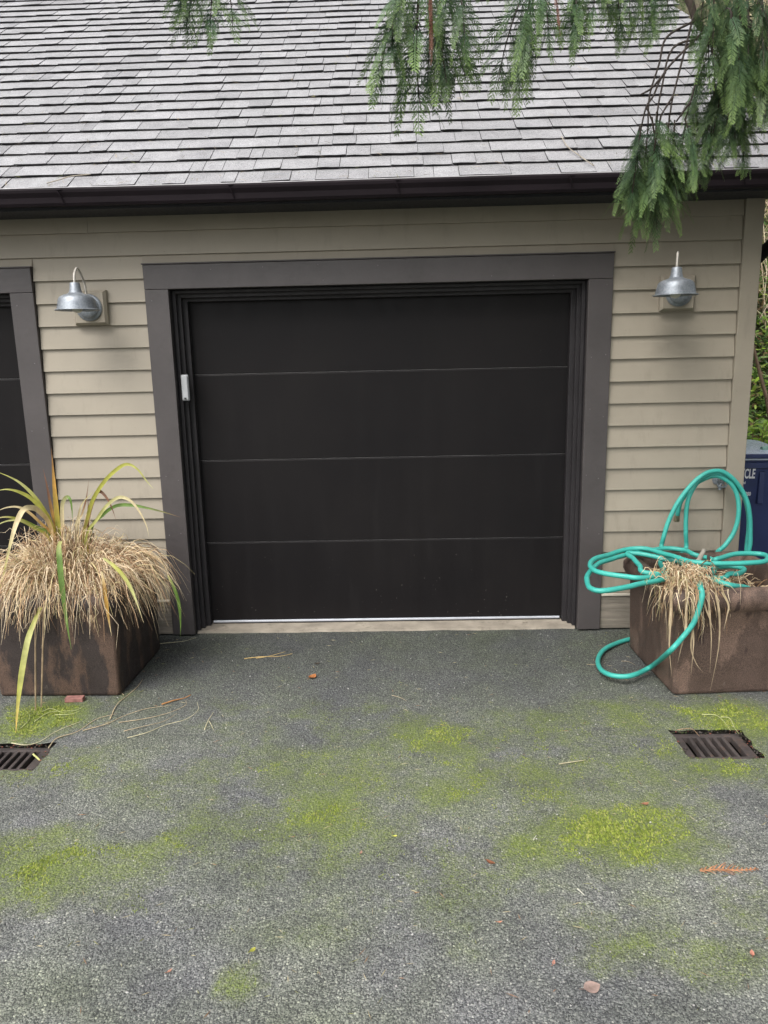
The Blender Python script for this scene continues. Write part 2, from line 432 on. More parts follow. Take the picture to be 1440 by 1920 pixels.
# ================================================================== SETTING
DRAINS = [(1.355, 1.685, -1.535, -1.285), (-1.845, -1.515, -1.585, -1.355)]   # openings in the asphalt
def build_ground():
    def lines(lo, hi, step, extra):
        s = set(); k = lo
        while k < hi-1e-6: s.add(round(k, 4)); k += step
        s.add(hi)
        for e in extra: s = {q for q in s if abs(q-e) > step*.45}
        s |= set(extra); return sorted(s)
    xs = [-200, -60, -20, -10, -6] + lines(-4, 4, .05, [d for q in DRAINS for d in q[:2]]) + [6, 10, 20, 60, 200]
    ys = [-200, -60, -20, -10, -6] + lines(-4.5, .0, .05, [d for q in DRAINS for d in q[2:]]) + [.4, 1, 2, 6, 10, 20, 60, 200]
    mb = MB(); rr = random.Random(3); idx = {}
    edges = {}
    for i, x in enumerate(xs):
        for j, y in enumerate(ys):
            z = 0.0; jx = jy = 0
            if -4.4 < y < -.05 and abs(x) < 3.9:
                z = (noise.noise(Vector((x*1.3, y*1.3, 1)))*.006+noise.noise(Vector((x*6, y*6, 4)))*.0018)*min(1, -y*3)
                for (a, b, c, d) in DRAINS:
                    dx = max(a-x, 0, x-b); dy = max(c-y, 0, y-d); q = math.hypot(dx, dy)
                    z -= .016*max(0, 1-q/.35)**2
                    if a-1e-6 <= x <= b+1e-6 and c-1e-6 <= y <= d+1e-6:
                        jx = rr.uniform(-.010, .010); jy = rr.uniform(-.010, .010)
            mv = moss_at(x, y) if abs(x) < 4 and -4.5 <= y <= 0 else 0
            idx[i, j] = mb.vert((x+jx, y+jy, z), (mv, mv, mv, 1))
    for i in range(len(xs)-1):
        for j in range(len(ys)-1):
            cx, cy = (xs[i]+xs[i+1])/2, (ys[j]+ys[j+1])/2
            if any(a < cx < b and c < cy < d for (a, b, c, d) in DRAINS): continue
            mb.face((idx[i, j], idx[i+1, j], idx[i+1, j+1], idx[i, j+1]))
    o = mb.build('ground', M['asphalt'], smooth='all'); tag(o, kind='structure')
build_ground()

def hill_z(x, y):
    e = max(0, y-1.7)
    z = e*1.22 if e < 5.5 else 6.71+(e-5.5)*.35
    z *= max(0, min(1, (x-2.3)/.8))
    return z-.05+noise.noise(Vector((x*.7, y*.7, 0)))*.22*min(1, e)
mb = MB(); nx, ny = 40, 44
for i in range(nx+1):
    for j in range(ny+1):
        x = 2.3+i*.5; y = 1.5+j*.45
        mb.vert((x, y, hill_z(x, y)))
for i in range(nx):
    for j in range(ny):
        a = i*(ny+1)+j; mb.face((a, a+ny+1, a+ny+2, a+1))
tag(mb.build('hillside', M['earth'], smooth='all'), kind='structure')

# ================================================================== GARAGE
HEAD, OPW, TR = 2.14, 1.219, .14            # opening height, half width, trim width
WX0, WX1 = -6.2, 2.19                       # front wall
D2 = -3.374                                 # centre of the second door
garage = empty('garage', label='taupe lap-sided garage with grey shingle roof and dark brown doors', cat='garage')

# ---- wall core (with openings) and lap siding
mb = MB()
def core(x0, x1, z0, z1): mb.box(x0, x1, .012, .14, z0, z1)
core(WX0, D2-OPW-.02, 0, 2.72); core(D2+OPW+.02, -OPW-.02, 0, 2.72); core(OPW+.02, WX1-.03, 0, 2.72)
core(D2-OPW-.0199, D2+OPW+.0199, HEAD+.02, 2.72); core(-OPW-.0199, OPW+.0199, HEAD+.02, 2.72)
mb.box(WX1-.031, WX1-.012, .13, 6.0, 0, 2.72); mb.box(WX0, WX1-.035, 5.9, 6.0, 0, 2.72); mb.box(WX0, WX0+.1, .141, 5.899, 0, 2.72)
# gable end above the right-hand side wall
i0 = len(mb.v)
for xx in (WX1-.031, WX1-.012):
    for p in ((xx, .13, 2.7201), (xx, 6.0, 2.7201), (xx, 3.06, 4.9)): mb.vert(p)
for f in ((0, 1, 2), (3, 5, 4), (0, 3, 4, 1), (1, 4, 5, 2), (2, 5, 3, 0)): mb.face([i0+k for k in f])
wall = mb.build('wall', M['siding'], garage)

EXP = .1303
rr = random.Random(11)
def siding_board(x0, x1, zb, h):
    m = MB(); n = max(1, int((x1-x0)/.35)); i0 = 0; ph = rr.uniform(0, 50)
    rows = []
    for k in range(n+1):
        x = x0+(x1-x0)*k/n; w = noise.noise(Vector((x*1.3+ph, zb, 0)))*.0016
        rows.append([m.vert((x, y, z)) for (y, z) in ((.012, zb), (-.020+w, zb+w), (-.0008+w*.4, zb+h+.012), (.012, zb+h+.012))])
    for k in range(n):
        for q in range(4):
            m.face((rows[k][q], rows[k+1][q], rows[k+1][(q+1) % 4], rows[k][(q+1) % 4]))
    m.face(rows[0]); m.face(rows[-1][::-1])
    return m.build('siding_board', M['siding'], wall)
zs = [2.206-EXP*k for k in range(-3, 16)]
zs[-1] = .245
T2 = D2+OPW+TR; T1 = OPW+TR
for z in zs:
    h = EXP if z > .25 else (2.206-EXP*14)-.245
    if z+.06 < HEAD+TR:     # beside the openings
        segs = [(WX0, D2-T1-.003), (T2+.003, -T1-.003), (T1+.003, 2.083)]
        if z+h > HEAD+TR+.002:   # the course that also runs over the heads is notched: fill strip above heads
            for (a, b) in ((D2-T1-.0029, T2+.0029), (-T1-.0029, T1+.0029)):
                siding_board(a, b, HEAD+TR+.010, z+h-HEAD-TR-.010)
    else:
        cuts = {2.206: [WX0, 2.083], 2.336: [WX0, -3.1, 2.083], 2.467: [WX0, -1.665, 2.083], 2.597: [WX0, .9, 2.083]}[round(z, 3) if round(z, 3) in (2.206, 2.336, 2.467, 2.597) else min((2.206, 2.336, 2.467, 2.597), key=lambda q: abs(q-z))]
        segs = [(cuts[k]+.0012, cuts[k+1]-.0012) for k in range(len(cuts)-1)]
    for (a, b) in segs: siding_board(a, b, z, h if z < 2.55 else .10)

# skirt boards under the siding with a pale cap
for (a, b) in ((WX0, D2-T1-.004), (T2+.004, -T1-.004), (T1+.004, 2.083)):
    m = MB(); m.box(a, b, -.018, .011, .012, .228); m.build('skirt_board', M['skirt'], garage, bevel=.003)
    m = MB(); m.box(a, b, -.030, .011, .2285, .243); m.build('skirt_cap', M['cap'], garage, bevel=.002)
# corner boards
m = MB(); m.box(2.086, 2.19, -.030, .011, .012, 2.70); m.build('corner_board', M['siding'], garage, bevel=.003)
m = MB(); m.box(2.1785, 2.200, -.0105, .10, .012, 2.70); m.build('corner_board', M['siding'], garage, bevel=.003)

# ---- door frames and doors
def door_set(cx):
    fr = MB()
    # jamb liner
    fr.box(cx-OPW-.019, cx-OPW, -.001, .24, .012, HEAD); fr.box(cx+OPW, cx+OPW+.019, -.001, .24, .012, HEAD)
    fr.box(cx-OPW-.019, cx+OPW+.019, -.001, .24, HEAD+.0005, HEAD+.019)
    frame = fr.build('door_frame', M['jamb'], garage, bevel=.002)
    for s in (-1, 1):
        m = MB(); a, b = sorted((cx+s*(OPW-.0005), cx+s*(OPW+TR-.001))); m.box(a, b, -.036, -.0015, .012, HEAD); m.build('trim_board', M['trim'], frame, bevel=.003)
        # stepped stop mouldings
        for (w, y0, y1) in ((.022, .028, .052), (.042, .066, .096), (.068, .108, .150)):
            m = MB(); a, b = sorted((cx+s*OPW-s*.0005, cx+s*(OPW-w))); m.box(a, b, y0, y1, .016, HEAD-.001); m.build('stop_moulding', M['jamb'], frame, bevel=.003)
    m = MB(); m.box(cx-OPW-TR+.001, cx+OPW+TR-.001, -.038, -.0015, HEAD+.0015, HEAD+TR); m.build('trim_board', M['trim'], frame, bevel=.003)
    m = MB(); m.box(cx-OPW-TR-.004, cx+OPW+TR+.004, -.046, -.0015, HEAD+TR+.0006, HEAD+TR+.008); m.build('drip_cap', M['trim'], frame, bevel=.002)
    for (w, y0, y1) in ((.02, .030, .054), (.042, .068, .098), (.062, .110, .152)):
        m = MB(); m.box(cx-OPW+.002, cx+OPW-.002, y0, y1, HEAD-w, HEAD-.0008); m.build('stop_moulding', M['jamb'], frame, bevel=.003)
    # nail heads
    m = MB(); rn = random.Random(int(cx*10)+50)
    for s in (-1, 1):
        for k in range(6):
            z = HEAD-.06-k*.36+rn.uniform(-.05, .05)
            for dx in (.03, .105):
                if rn.random() < .35: continue
                x = cx+s*(OPW+dx+rn.uniform(-.01, .01)); m.lathe([(.0001, .0016), (.0026, .0015), (.004, .0002)], 7, (x, -.0362, z+rn.uniform(-.03, .03)), 'Y')
    for k in range(9):
        for dz in (.03, .112):
            if rn.random() < .4: continue
            m.lathe([(.0001, .0016), (.0026, .0015), (.004, .0002)], 7, (cx-1.32+k*.33+rn.uniform(-.03, .03), -.0382, HEAD+dz+rn.uniform(-.008, .008)), 'Y')
    tag(m.build('nail_heads', M['nail'], frame, smooth=True), kind='stuff')
    # sectional door
    dm = MB(); dm.box(cx-OPW+.004, cx+OPW-.004, .172, .2, .032, HEAD-.004)
    door = dm.build('garage_door', M['rubber'], garage)
    zb = [.034, .5695, 1.107, 1.645, 2.136]
    for k in range(4):
        m = MB(); z0, z1 = zb[k]+.0015, zb[k+1]-.0015
        # panel with a rounded lip along its top edge
        i = 0
        prof = [(.1715, z0), (.158, z0), (.1565, z0+.003), (.1565, z1-.008), (.1585, z1-.0025), (.163, z1), (.1715, z1)]
        A = [m.vert((cx-OPW+.006, y, z)) for y, z in prof]; B = [m.vert((cx+OPW-.006, y, z)) for y, z in prof]
        for q in range(len(prof)-1): m.face((A[q], B[q], B[q+1], A[q+1]))
        m.face(A[::-1]); m.face(B); m.face((A[-1], B[-1], B[0], A[0]))
        m.build('door_panel', M['door'], door)
        if k:
            m = MB(); m.box(cx-OPW+.01, cx+OPW-.01, .1605, .1712, zb[k]-.0012, zb[k]+.0012); m.build('joint_strip', M['joint'], door)
    m = MB(); m.tube([(cx-OPW+.078, .150, .030), (cx+OPW-.078, .150, .030)], .0085, 10); m.build('bottom_rail', M['alu'], door, smooth=True)
    m = MB(); m.box(cx-OPW+.076, cx+OPW-.076, .152, .171, .0155, .0335); m.build('bottom_seal', M['rubber'], door)
    # concrete sill with a chipped edge
    m = MB(); n = 60; rs = random.Random(5); top = []; bot = []; back = []; bb = []
    for k in range(n+1):
        x = cx-OPW+.004+(2*OPW-.008)*k/n
        e = .012+noise.noise(Vector((x*4, 2, 0)))*.012+rs.uniform(-.003, .003)
        zt = .014+noise.noise(Vector((x*3, 7, 0)))*.002
        bot.append(m.vert((x, e-.006, -.01))); top.append(m.vert((x, e, zt-.003))); back.append(m.vert((x, e+.02, zt))); bb.append(m.vert((x, .24, zt)))
    for k in range(n):
        for p, q in ((bot, top), (top, back), (back, bb)): m.face((p[k], p[k+1], q[k+1], q[k]))
    m.build('concrete_sill', M['concrete'], garage, smooth=True)
door_set(0.0); door_set(D2)

# ---- soffit, fascia, gutter
m = MB(); m.box(WX0-.1, 2.262, -.288, .011, 2.552, 2.566); m.box(WX0-.1, 2.262, .0112, .3, 2.7205, 2.73); m.build('soffit', M['soffit'], garage)
m = MB(); m.box(WX0-.1, 2.262, -.30, -.2885, 2.54, 2.66); m.build('fascia', M['soffit'], garage)
gm = MB()
prof = [(-.301, 2.626), (-.301, 2.553), (-.372, 2.545), (-.381, 2.558), (-.386, 2.585), (-.400, 2.607), (-.403, 2.620), (-.401, 2.6285), (-.393, 2.6285), (-.393, 2.622), (-.390, 2.605), (-.378, 2.585), (-.372, 2.560), (-.31, 2.562), (-.309, 2.626)]
n = 26
rows = []
for k in range(n+1):
    x = WX0-.14+(2.268-WX0+.14)*k/n; w = noise.noise(Vector((x*.8, 3, 0)))*.006
    rows.append([gm.vert((x, y, z+w)) for y, z in prof])
for k in range(n):
    for q in range(len(prof)):
        q2 = (q+1) % len(prof); gm.face((rows[k][q], rows[k+1][q], rows[k+1][q2], rows[k][q2]))
gm.face(rows[0][::-1]); gm.face(rows[-1])
gutter = gm.build('gutter', M['gutter'], garage)
m = MB()
m.tube([(WX0-.14+(2.268-WX0+.14)*k/n, -.398, 2.6305+noise.noise(Vector(((WX0-.14+(2.268-WX0+.14)*k/n)*.8, 3, 0)))*.006) for k in range(n+1)], .0032, 6)
m.build('gutter_lip', M['lip'], gutter, smooth=True)
for px in (-4.8, -3.1, *[W(q, 350, Y=-.4).x for q in (110, 432, 745, 1070, 1392)]):
    m = MB(); m.tube([(px-.012, -.406, 2.617), (px, -.4045, 2.598), (px+.006, -.392, 2.582), (px+.012, -.386, 2.556)], .0042, 6)
    m.tube([(px-.012, -.404, 2.620), (px+.016, -.404, 2.622)], .004, 6)
    m.build('gutter_strap', M['gutter'], gutter, smooth=True)
# downspout leaving the end of the gutter
m = MB(); m.tube(spline([(2.236, -.345, 2.56), (2.24, -.30, 2.53), (2.31, -.10, 2.45), (2.345, .08, 2.37), (2.31, .35, 2.24), (2.252, .52, 2.1), (2.248, .55, 1.6), (2.248, .55, .08)], 6), .038, 10)
m.build('downspout', M['gutter'], garage, smooth=True)
for x in (WX0-.12, 2.265):          # rake boards
    m = MB(); S = math.sin(rad(36.87)); Cc = math.cos(rad(36.87)); i = 0
    A = [(-.36, 2.552), (-.36, 2.612), (3.06, 2.612+3.42*.75), (3.06, 2.612+3.42*.75-.16)]
    for dx in (0, .02):
        for (y, z) in A: m.vert((x-dx, y, z))
    for f in ((0, 1, 2, 3), (7, 6, 5, 4), (0, 4, 5, 1), (1, 5, 6, 2), (2, 6, 7, 3), (3, 7, 4, 0)): m.face(f)
    m.build('rake_board', M['soffit'], garage)

# ---- roof
SL = rad(36.87); RU = Vector((0, math.cos(SL), math.sin(SL))); RN = Vector((0, -math.sin(SL), math.cos(SL)))
R0 = Vector((0, -.372, 2.634)); RX0, RX1 = WX0-.12, 2.275
m = MB(); q = []
for (x, t) in ((RX0, .02), (RX1-.012, .02), (RX1-.012, 4.3), (RX0, 4.3)):
    q.append(R0+RU*t-RN*.016+Vector((x, 0, 0)))
for p in q: m.vert(p)
for p in q: m.vert(p-RN*.02)
for f in ((0, 1, 2, 3), (7, 6, 5, 4), (0, 4, 5, 1), (1, 5, 6, 2), (2, 6, 7, 3), (3, 7, 4, 0)): m.face(f)
rg = R0+RU*4.3
i0 = len(m.v)
for p in ((RX0, rg.y, rg.z-.01), (RX1, rg.y, rg.z-.01), (RX1, rg.y+3.6, rg.z-2.7), (RX0, rg.y+3.6, rg.z-2.7)): m.vert(p)
m.face([i0, i0+1, i0+2, i0+3])
roof = m.build('roof', [M['shingle'][1]], garage)
COURSE = .1432
ROT = Matrix((Vector((1, 0, 0)), RU, RN)).transposed().to_4x4()
def shingle_geo(w, high, rs):
    """local: x along eave, y up slope, z out of the roof"""
    v = []; f = []; mi = []
    th = .0062 if high else .0026
    n = 3; L = .192; g = .0014
    for k in range(n+1):
        x = g+(w-2*g)*k/n
        cz = rs.uniform(-.0012, .0028) if rs.random() < .5 else 0; cy = rs.uniform(-.0025, .0025)
        v += [(x, cy, .003+max(0, cz)), (x, cy, .003+th+cz), (x, L, -.0095), (x, L, -.0115)]
    for k in range(n):
        a = k*4; b = a+4
        f += [(a, b, b+1, a+1), (a+1, b+1, b+2, a+2), (a+3, b+3, b, a)]; mi += [1, 0, 1]
    f += [(0, 1, 2, 3), (n*4+3, n*4+2, n*4+1, n*4)]; mi += [1, 1]
    return v, f, mi
rs = random.Random(21)
VAR = []
for k in range(44):
    w = [.075, .10, .125, .145, .165, .185, .205, .23, .255, .285, .14][k % 11]*rs.uniform(.93, 1.07)
    hi = (k//11) % 2 == 0
    v, f, mi = shingle_geo(w, hi, rs)
    me = bpy.data.meshes.new('shingle'); me.from_pydata(v, [], f)
    for mm in M['shingle']: me.materials.append(mm)
    me.polygons.foreach_set('material_index', mi); me.update()
    VAR.append((w, hi, me, v, f, mi))
pieces = []
for c in range(30):
    x = RX0-rs.uniform(0, .2); hi = rs.random() < .5
    while x < RX1:
        cand = [q for q in VAR if q[1] == hi] ; q = rs.choice(cand)
        if q[1] and q[0] > .28 and rs.random() < .4: q = rs.choice(cand)
        x0 = x; w = q[0]
        if x0+w > RX1: x0 = RX1-w+.0001*c; hi_end = True
        pieces.append((c, x0, q)); x += w; hi = (not hi) if rs.random() < .82 else hi
        if x > RX1-.04: break
shing = []
for (c, x0, q) in pieces:
    p = R0+RU*(c*COURSE+rs.uniform(-.002, .002))+Vector((x0, 0, 0))+RN*(rs.uniform(0, .0008))
    a = PX(p+Vector((q[0]/2, 0, 0))+RU*.07)
    seen = -20 < a[0] < 1460 and a[1] > -10
    mtx = Matrix.Translation(p) @ ROT @ Matrix.Rotation(rs.uniform(-.006, .006), 4, 'Z')
    shing.append((0 if seen else 1, -q[0]*1/a[2] if seen and c < 15 else (-.03*1/a[2]), c, mtx, q))
order = sorted(range(len(shing)), key=lambda i: (shing[i][0], shing[i][2] if shing[i][0] == 0 else 99, shing[i][1]))
rest = MB()
for rank, i in enumerate(order):
    _, _, c, mtx, q = shing[i]
    if rank < 300:
        o = link('shingle', q[2], roof); o.matrix_local = mtx
    else:
        b0 = len(rest.v)
        for p in q[3]: rest.vert(mtx @ Vector(p))
        for f, mi in zip(q[4], q[5]): rest.face([b0+k for k in f], mi)
tag(rest.build('shingles', M['shingle'], roof), kind='stuff')

# ================================================================== THINGS ON THE WALL
def wall_lamp(cx, cz, label, tilt=0.0, reach=.22):
    t = empty('wall_lamp', (cx, -.019, cz), label=label, cat='lamp', group='gooseneck lamps beside the garage door')
    m = MB(); a, b = .098, .085
    for (s, y) in ((a, .004), (a, -.022), (b, -.040)):
        for (x, z) in ((-s, -s), (s, -s), (s, s), (-s, s)): m.vert((x, y, z))
    for k in range(2):
        for q in range(4): m.face((k*4+q, k*4+(q+1) % 4, k*4+4+(q+1) % 4, k*4+4+q))
    m.face((8, 9, 10, 11)); m.face((3, 2, 1, 0)); m.build('mounting_block', M['siding'], t)
    m = MB(); m.lathe([(.076, .0402), (.077, .046), (.072, .052), (.064, .055), (.062, .060), (.055, .068), (.03, .074), (.0005, .076)], 36, (0, 0, 0), 'Y')
    m.build('backplate', M['galv'], t, smooth=True)
    piv = empty('lamp_head', (0, 0, 0)); piv.parent = t; piv.rotation_euler = (0, 0, tilt)
    Y = -.03-reach; zt = .12
    m = MB(); m.tube(spline([(0, -.07, .045), (0, -.078, .09), (0, -.095, .14), (0, (-.09+Y)/2-.008, .203), (0, Y+.016, .175), (0, Y, .14), (0, Y, zt-.01)], 8), .0062, 10)
    m.build('gooseneck_arm', M['arm'], piv, smooth=True)
    m = MB()
    out = [(.0065, zt+.001), (.024, zt), (.026, zt-.003), (.030, zt-.035), (.036, zt-.054), (.048, zt-.061), (.070, zt-.067), (.086, zt-.075), (.0945, zt-.087), (.100, zt-.108), (.106, zt-.136), (.1075, zt-.141), (.119, zt-.1445), (.12, zt-.147)]
    inn = [(.1185, zt-.148), (.105, zt-.143), (.097, zt-.11), (.084, zt-.082), (.045, zt-.068), (.0005, zt-.064)]
    m.lathe(out+inn, 48, (0, Y, 0)); m.build('shade', M['galv'], piv, smooth=True)
    m = MB(); m.lathe([(.014, zt-.066), (.015, zt-.09), (.027, zt-.112), (.031, zt-.133), (.025, zt-.152), (.012, zt-.161), (.0004, zt-.163)], 24, (0, Y, 0)); m.build('bulb', M['bulb'], piv, smooth=True)
    return t
wall_lamp(-1.683, 2.047, 'galvanised gooseneck lamp on the siding between the two garage doors', .07)
wall_lamp(1.727, 2.05, 'galvanised gooseneck lamp on the siding below the drooping cedar boughs', -.36)

# keypad on the door jamb
k = empty('door_keypad', (W(348, 727, Y=.02).x, .028, W(348, 727, Y=.02).z), label='small grey plastic keypad on the left jamb of the closed garage door', cat='keypad')
m = MB(); m.box(-.022, .022, -.022, -.0005, -.078, .078); m.build('body', M['keypad'], k, bevel=.006)
m = MB(); m.box(-.018, .018, -.029, -.0222, -.072, .072); m.build('cover', M['keypad'], k, bevel=.006)
m = MB(); m.box(-.006, .006, -.0315, -.0292, -.068, -.058); m.build('latch', M['rubber'], k)

# outdoor tap
tp = empty('outdoor_tap', (2.035, -.019, .955), label='metal garden tap with round handwheel on the siding near the corner', cat='tap')
m = MB(); m.lathe([(.03, .0), (.03, .004), (.014, .006), (.014, .05), (.0125, .055), (.0125, .07), (.0005, .072)], 20, (0, 0, 0), 'Y')
m.build('body', M['galv'], tp, smooth=True)
m = MB(); m.tube(spline([(0, -.04, 0), (0, -.055, -.012), (-.008, -.065, -.035), (-.009, -.066, -.05)], 5), .011, 12); m.build('spout', M['galv'], tp, smooth=True)
m = MB(); ring = [(math.cos(a)*(.034+.003*math.cos(6*a)), -.078, math.sin(a)*(.034+.003*math.cos(6*a))) for a in [2*math.pi*q/36 for q in range(37)]]
m.tube(ring, .0055, 8)
for q in range(3):
    a = q*math.pi/3; m.tube([(math.cos(a)*.034, -.078, math.sin(a)*.034), (-math.cos(a)*.034, -.078, -math.sin(a)*.034)], .004, 6)
m.lathe([(.011, .068), (.011, .084), (.0005, .086)], 12, (0, 0, 0), 'Y'); m.build('handwheel', M['galv'], tp, smooth=True)

# ================================================================== PLANTERS
def rrect(hx, hy, r, n=6):
    out = []
    for (sx, sy, a0) in ((1, 1, 0), (-1, 1, 90), (-1, -1, 180), (1, -1, 270)):
        for k in range(n+1):
            a = rad(a0+90*k/n); out.append((sx*(hx-r)+r*math.cos(a), sy*(hy-r)+r*math.sin(a)))
    return out
def planter(name, cx, cy, rz, hx, hy, h, mat, label, lift=0, soil=.84, rim=1.0):
    t = empty(name, (cx, cy, lift), rz, label=label, cat='planter', group='square stoneware planters')
    m = MB()
    prof = [(0, -.008, .016), (.005, -.001, .018), (.02, .0, .018), (h*.5, .006, .018), (h*.77, .012, .018), (h*.79, .016, .024), (h*.82, .026, .055), (h*.87, .034, .06), (h*.93, .034, .06), (h*.975, .024, .055), (h, .012, .05), (h*.995, -.012, .045), (h*.96, -.028, .04), (h*.85, -.034, .04), (h*.6, -.036, .04)]
    rings = []
    for (z, o, r) in prof:
        if z > h*.78 and o > 0: o *= rim
        rings.append([m.vert((x+noise.noise(Vector((x*5+cx, y*5, z*5)))*.003, y+noise.noise(Vector((x*5, y*5+9, z*5)))*.003, z)) for (x, y) in rrect(hx+o, hy+o, r)])
    n = len(rings[0])
    for i in range(len(rings)-1):
        for q in range(n): m.face((rings[i][q], rings[i][(q+1) % n], rings[i+1][(q+1) % n], rings[i+1][q]))
    m.face(rings[0][::-1])
    m.build('pot', mat, t, smooth='all')
    m = MB(); g = 14
    for i in range(g+1):
        for j in range(g+1):
            x = (i/g*2-1)*(hx-.036); y = (j/g*2-1)*(hy-.036)
            m.vert((x, y, h*soil+noise.noise(Vector((x*7+cx, y*7, 0)))*.03))
    for i in range(g):
        for j in range(g):
            a = i*(g+1)+j; m.face((a, a+g+1, a+g+2, a+1))
    m.build('soil', M['soil'], t, smooth='all')
    return t
PH = .565
planter('planter', -1.705, -.565, rad(-1), .325, .325, PH, M['planter_l'], 'dark glazed square planter full of dry grass left of the garage door', lift=.004)
PRc = Vector((1.80, -.615)); PRr = rad(3)
planter('planter', PRc.x, PRc.y, PRr, .325, .325, PH, M['planter_r'], 'brown square planter holding a coiled hose at the garage corner', lift=.004, soil=.74, rim=1.55)

# ---- straw colours
STRAW = [(.13, .075, .04), (.2, .12, .065), (.7, .58, .4), (.62, .5, .33), (.52, .38, .22), (.6, .46, .29), (.46, .31, .18), (.66, .54, .37), (.36, .22, .12), (.5, .42, .22)]
def straw_blade(m, rr, p0, az, L, lift, fall, w, out=1.0, cols=None):
    """arching blade: leaves p0 rising, bends over and hangs"""
    d = Vector((math.cos(az), math.sin(az), 0)); c = cols or rr.choice(STRAW); c = c3(c, rr.uniform(.75, 1.15)); pts = []
    n = 8; jit = rr.uniform(.0, .016); side = Vector((-d.y, d.x, 0))*rr.uniform(-.06, .06)
    for i in range(n):
        u = i/(n-1)
        r = out*L*(u*.85-.22*u*u) ; z = lift*math.sin(min(1, u*1.5)*math.pi/2)*1.0 - fall*max(0, u-.3)**1.6*1.8
        pts.append(p0+d*r+Vector((0, 0, z))+side*u*u*2*L+Vector((rr.gauss(0, 1), rr.gauss(0, 1), rr.gauss(0, 1)))*jit*u)
    tip = c3(c, 1.15)
    m.ribbon(pts, w, facing=Vector((rr.uniform(-.6, .6), -1, rr.uniform(.2, 1))), cols=lambda u: tuple(a+(b-a)*u for a, b in zip(c, tip)), prof=lambda u: 1-u*u*.85)

# left planter: ornamental grass dried to straw
rr = random.Random(4)
g = empty('dry_grass', (-1.705, -.565, PH*.86), label='tan dried ornamental grass spilling over the rim of the dark planter', cat='grass plant')
m = MB()
for k in range(3300):
    # shoots leave a dozen crowns and arch over in swirls
    if k % 350 == 0 or k == 0: pass
    a = rr.uniform(0, 2*math.pi); rad_ = .31*math.sqrt(rr.random())
    x, y = rad_*math.cos(a)*1.04, rad_*math.sin(a)
    sw = noise.noise(Vector((x*6, y*6, 3)))*2.2
    az = math.atan2(y-.02, x)+sw+rr.gauss(0, .75)
    L = rr.uniform(.2, .48); lift = rr.uniform(.05, .24)*(1.2-rad_*1.5)
    edge = max(0, (rad_-.12)/.19)
    fall = (rr.uniform(.03, .17)+rr.uniform(.0, .27)*rr.random()*rr.random()*edge)*(.5+edge*.75)
    straw_blade(m, rr, Vector((x, y, rr.uniform(-.02, .07)+.05*(1-edge))), az, L, lift, fall, rr.uniform(.0022, .0058), out=rr.uniform(.3, .85))
for k in range(260):     # dry blades still standing or leaning
    a = rr.uniform(0, 6.28); x, y = .2*math.cos(a)*rr.random()-.06, .2*math.sin(a)*rr.random()
    straw_blade(m, rr, Vector((x, y, .05)), rr.uniform(0, 6.28), rr.uniform(.12, .42), rr.uniform(.16, .36), rr.uniform(.0, .12), rr.uniform(.002, .005), out=rr.uniform(.3, .9))
for k in range(1100):    # matted fringe over the front and right-hand rim
    if rr.random() < .68: x, y, az = rr.uniform(-.34, .33), -.29+rr.uniform(-.03, .06), rad(268)+rr.gauss(0, .5)
    else: x, y, az = .29+rr.uniform(-.06, .03), rr.uniform(-.32, .25), rr.gauss(-.3, .5)
    straw_blade(m, rr, Vector((x, y, rr.uniform(.03, .10))), az, rr.uniform(.08, .26), rr.uniform(.01, .07), rr.uniform(.04, .26)*(.6+.5*noise.noise(Vector((x*9, y*9, 8)))), rr.uniform(.002, .0055), out=rr.uniform(.35, .8))
for k in range(150):     # long sprays reaching towards the door
    straw_blade(m, rr, Vector((.2+rr.uniform(-.1, .1), rr.uniform(-.25, .2), .07)), rr.gauss(-.25, .3), rr.uniform(.4, .62), rr.uniform(.06, .2), rr.uniform(.1, .34), rr.uniform(.002, .0045), out=rr.uniform(.75, 1.05))
for k in range(300):     # longer loose blades flung out to the sides
    a = rr.choice([rr.uniform(-.9, .35), rr.uniform(2.6, 4.2), rr.uniform(4.0, 5.8)])
    straw_blade(m, rr, Vector((.2*math.cos(a), .2*math.sin(a), .07)), a+rr.gauss(0, .25), rr.uniform(.42, .66), rr.uniform(.1, .24), rr.uniform(.12, .36), rr.uniform(.003, .006), out=rr.uniform(.7, 1.0))
tag(m.build('blades', M['straw'], g), kind='stuff')

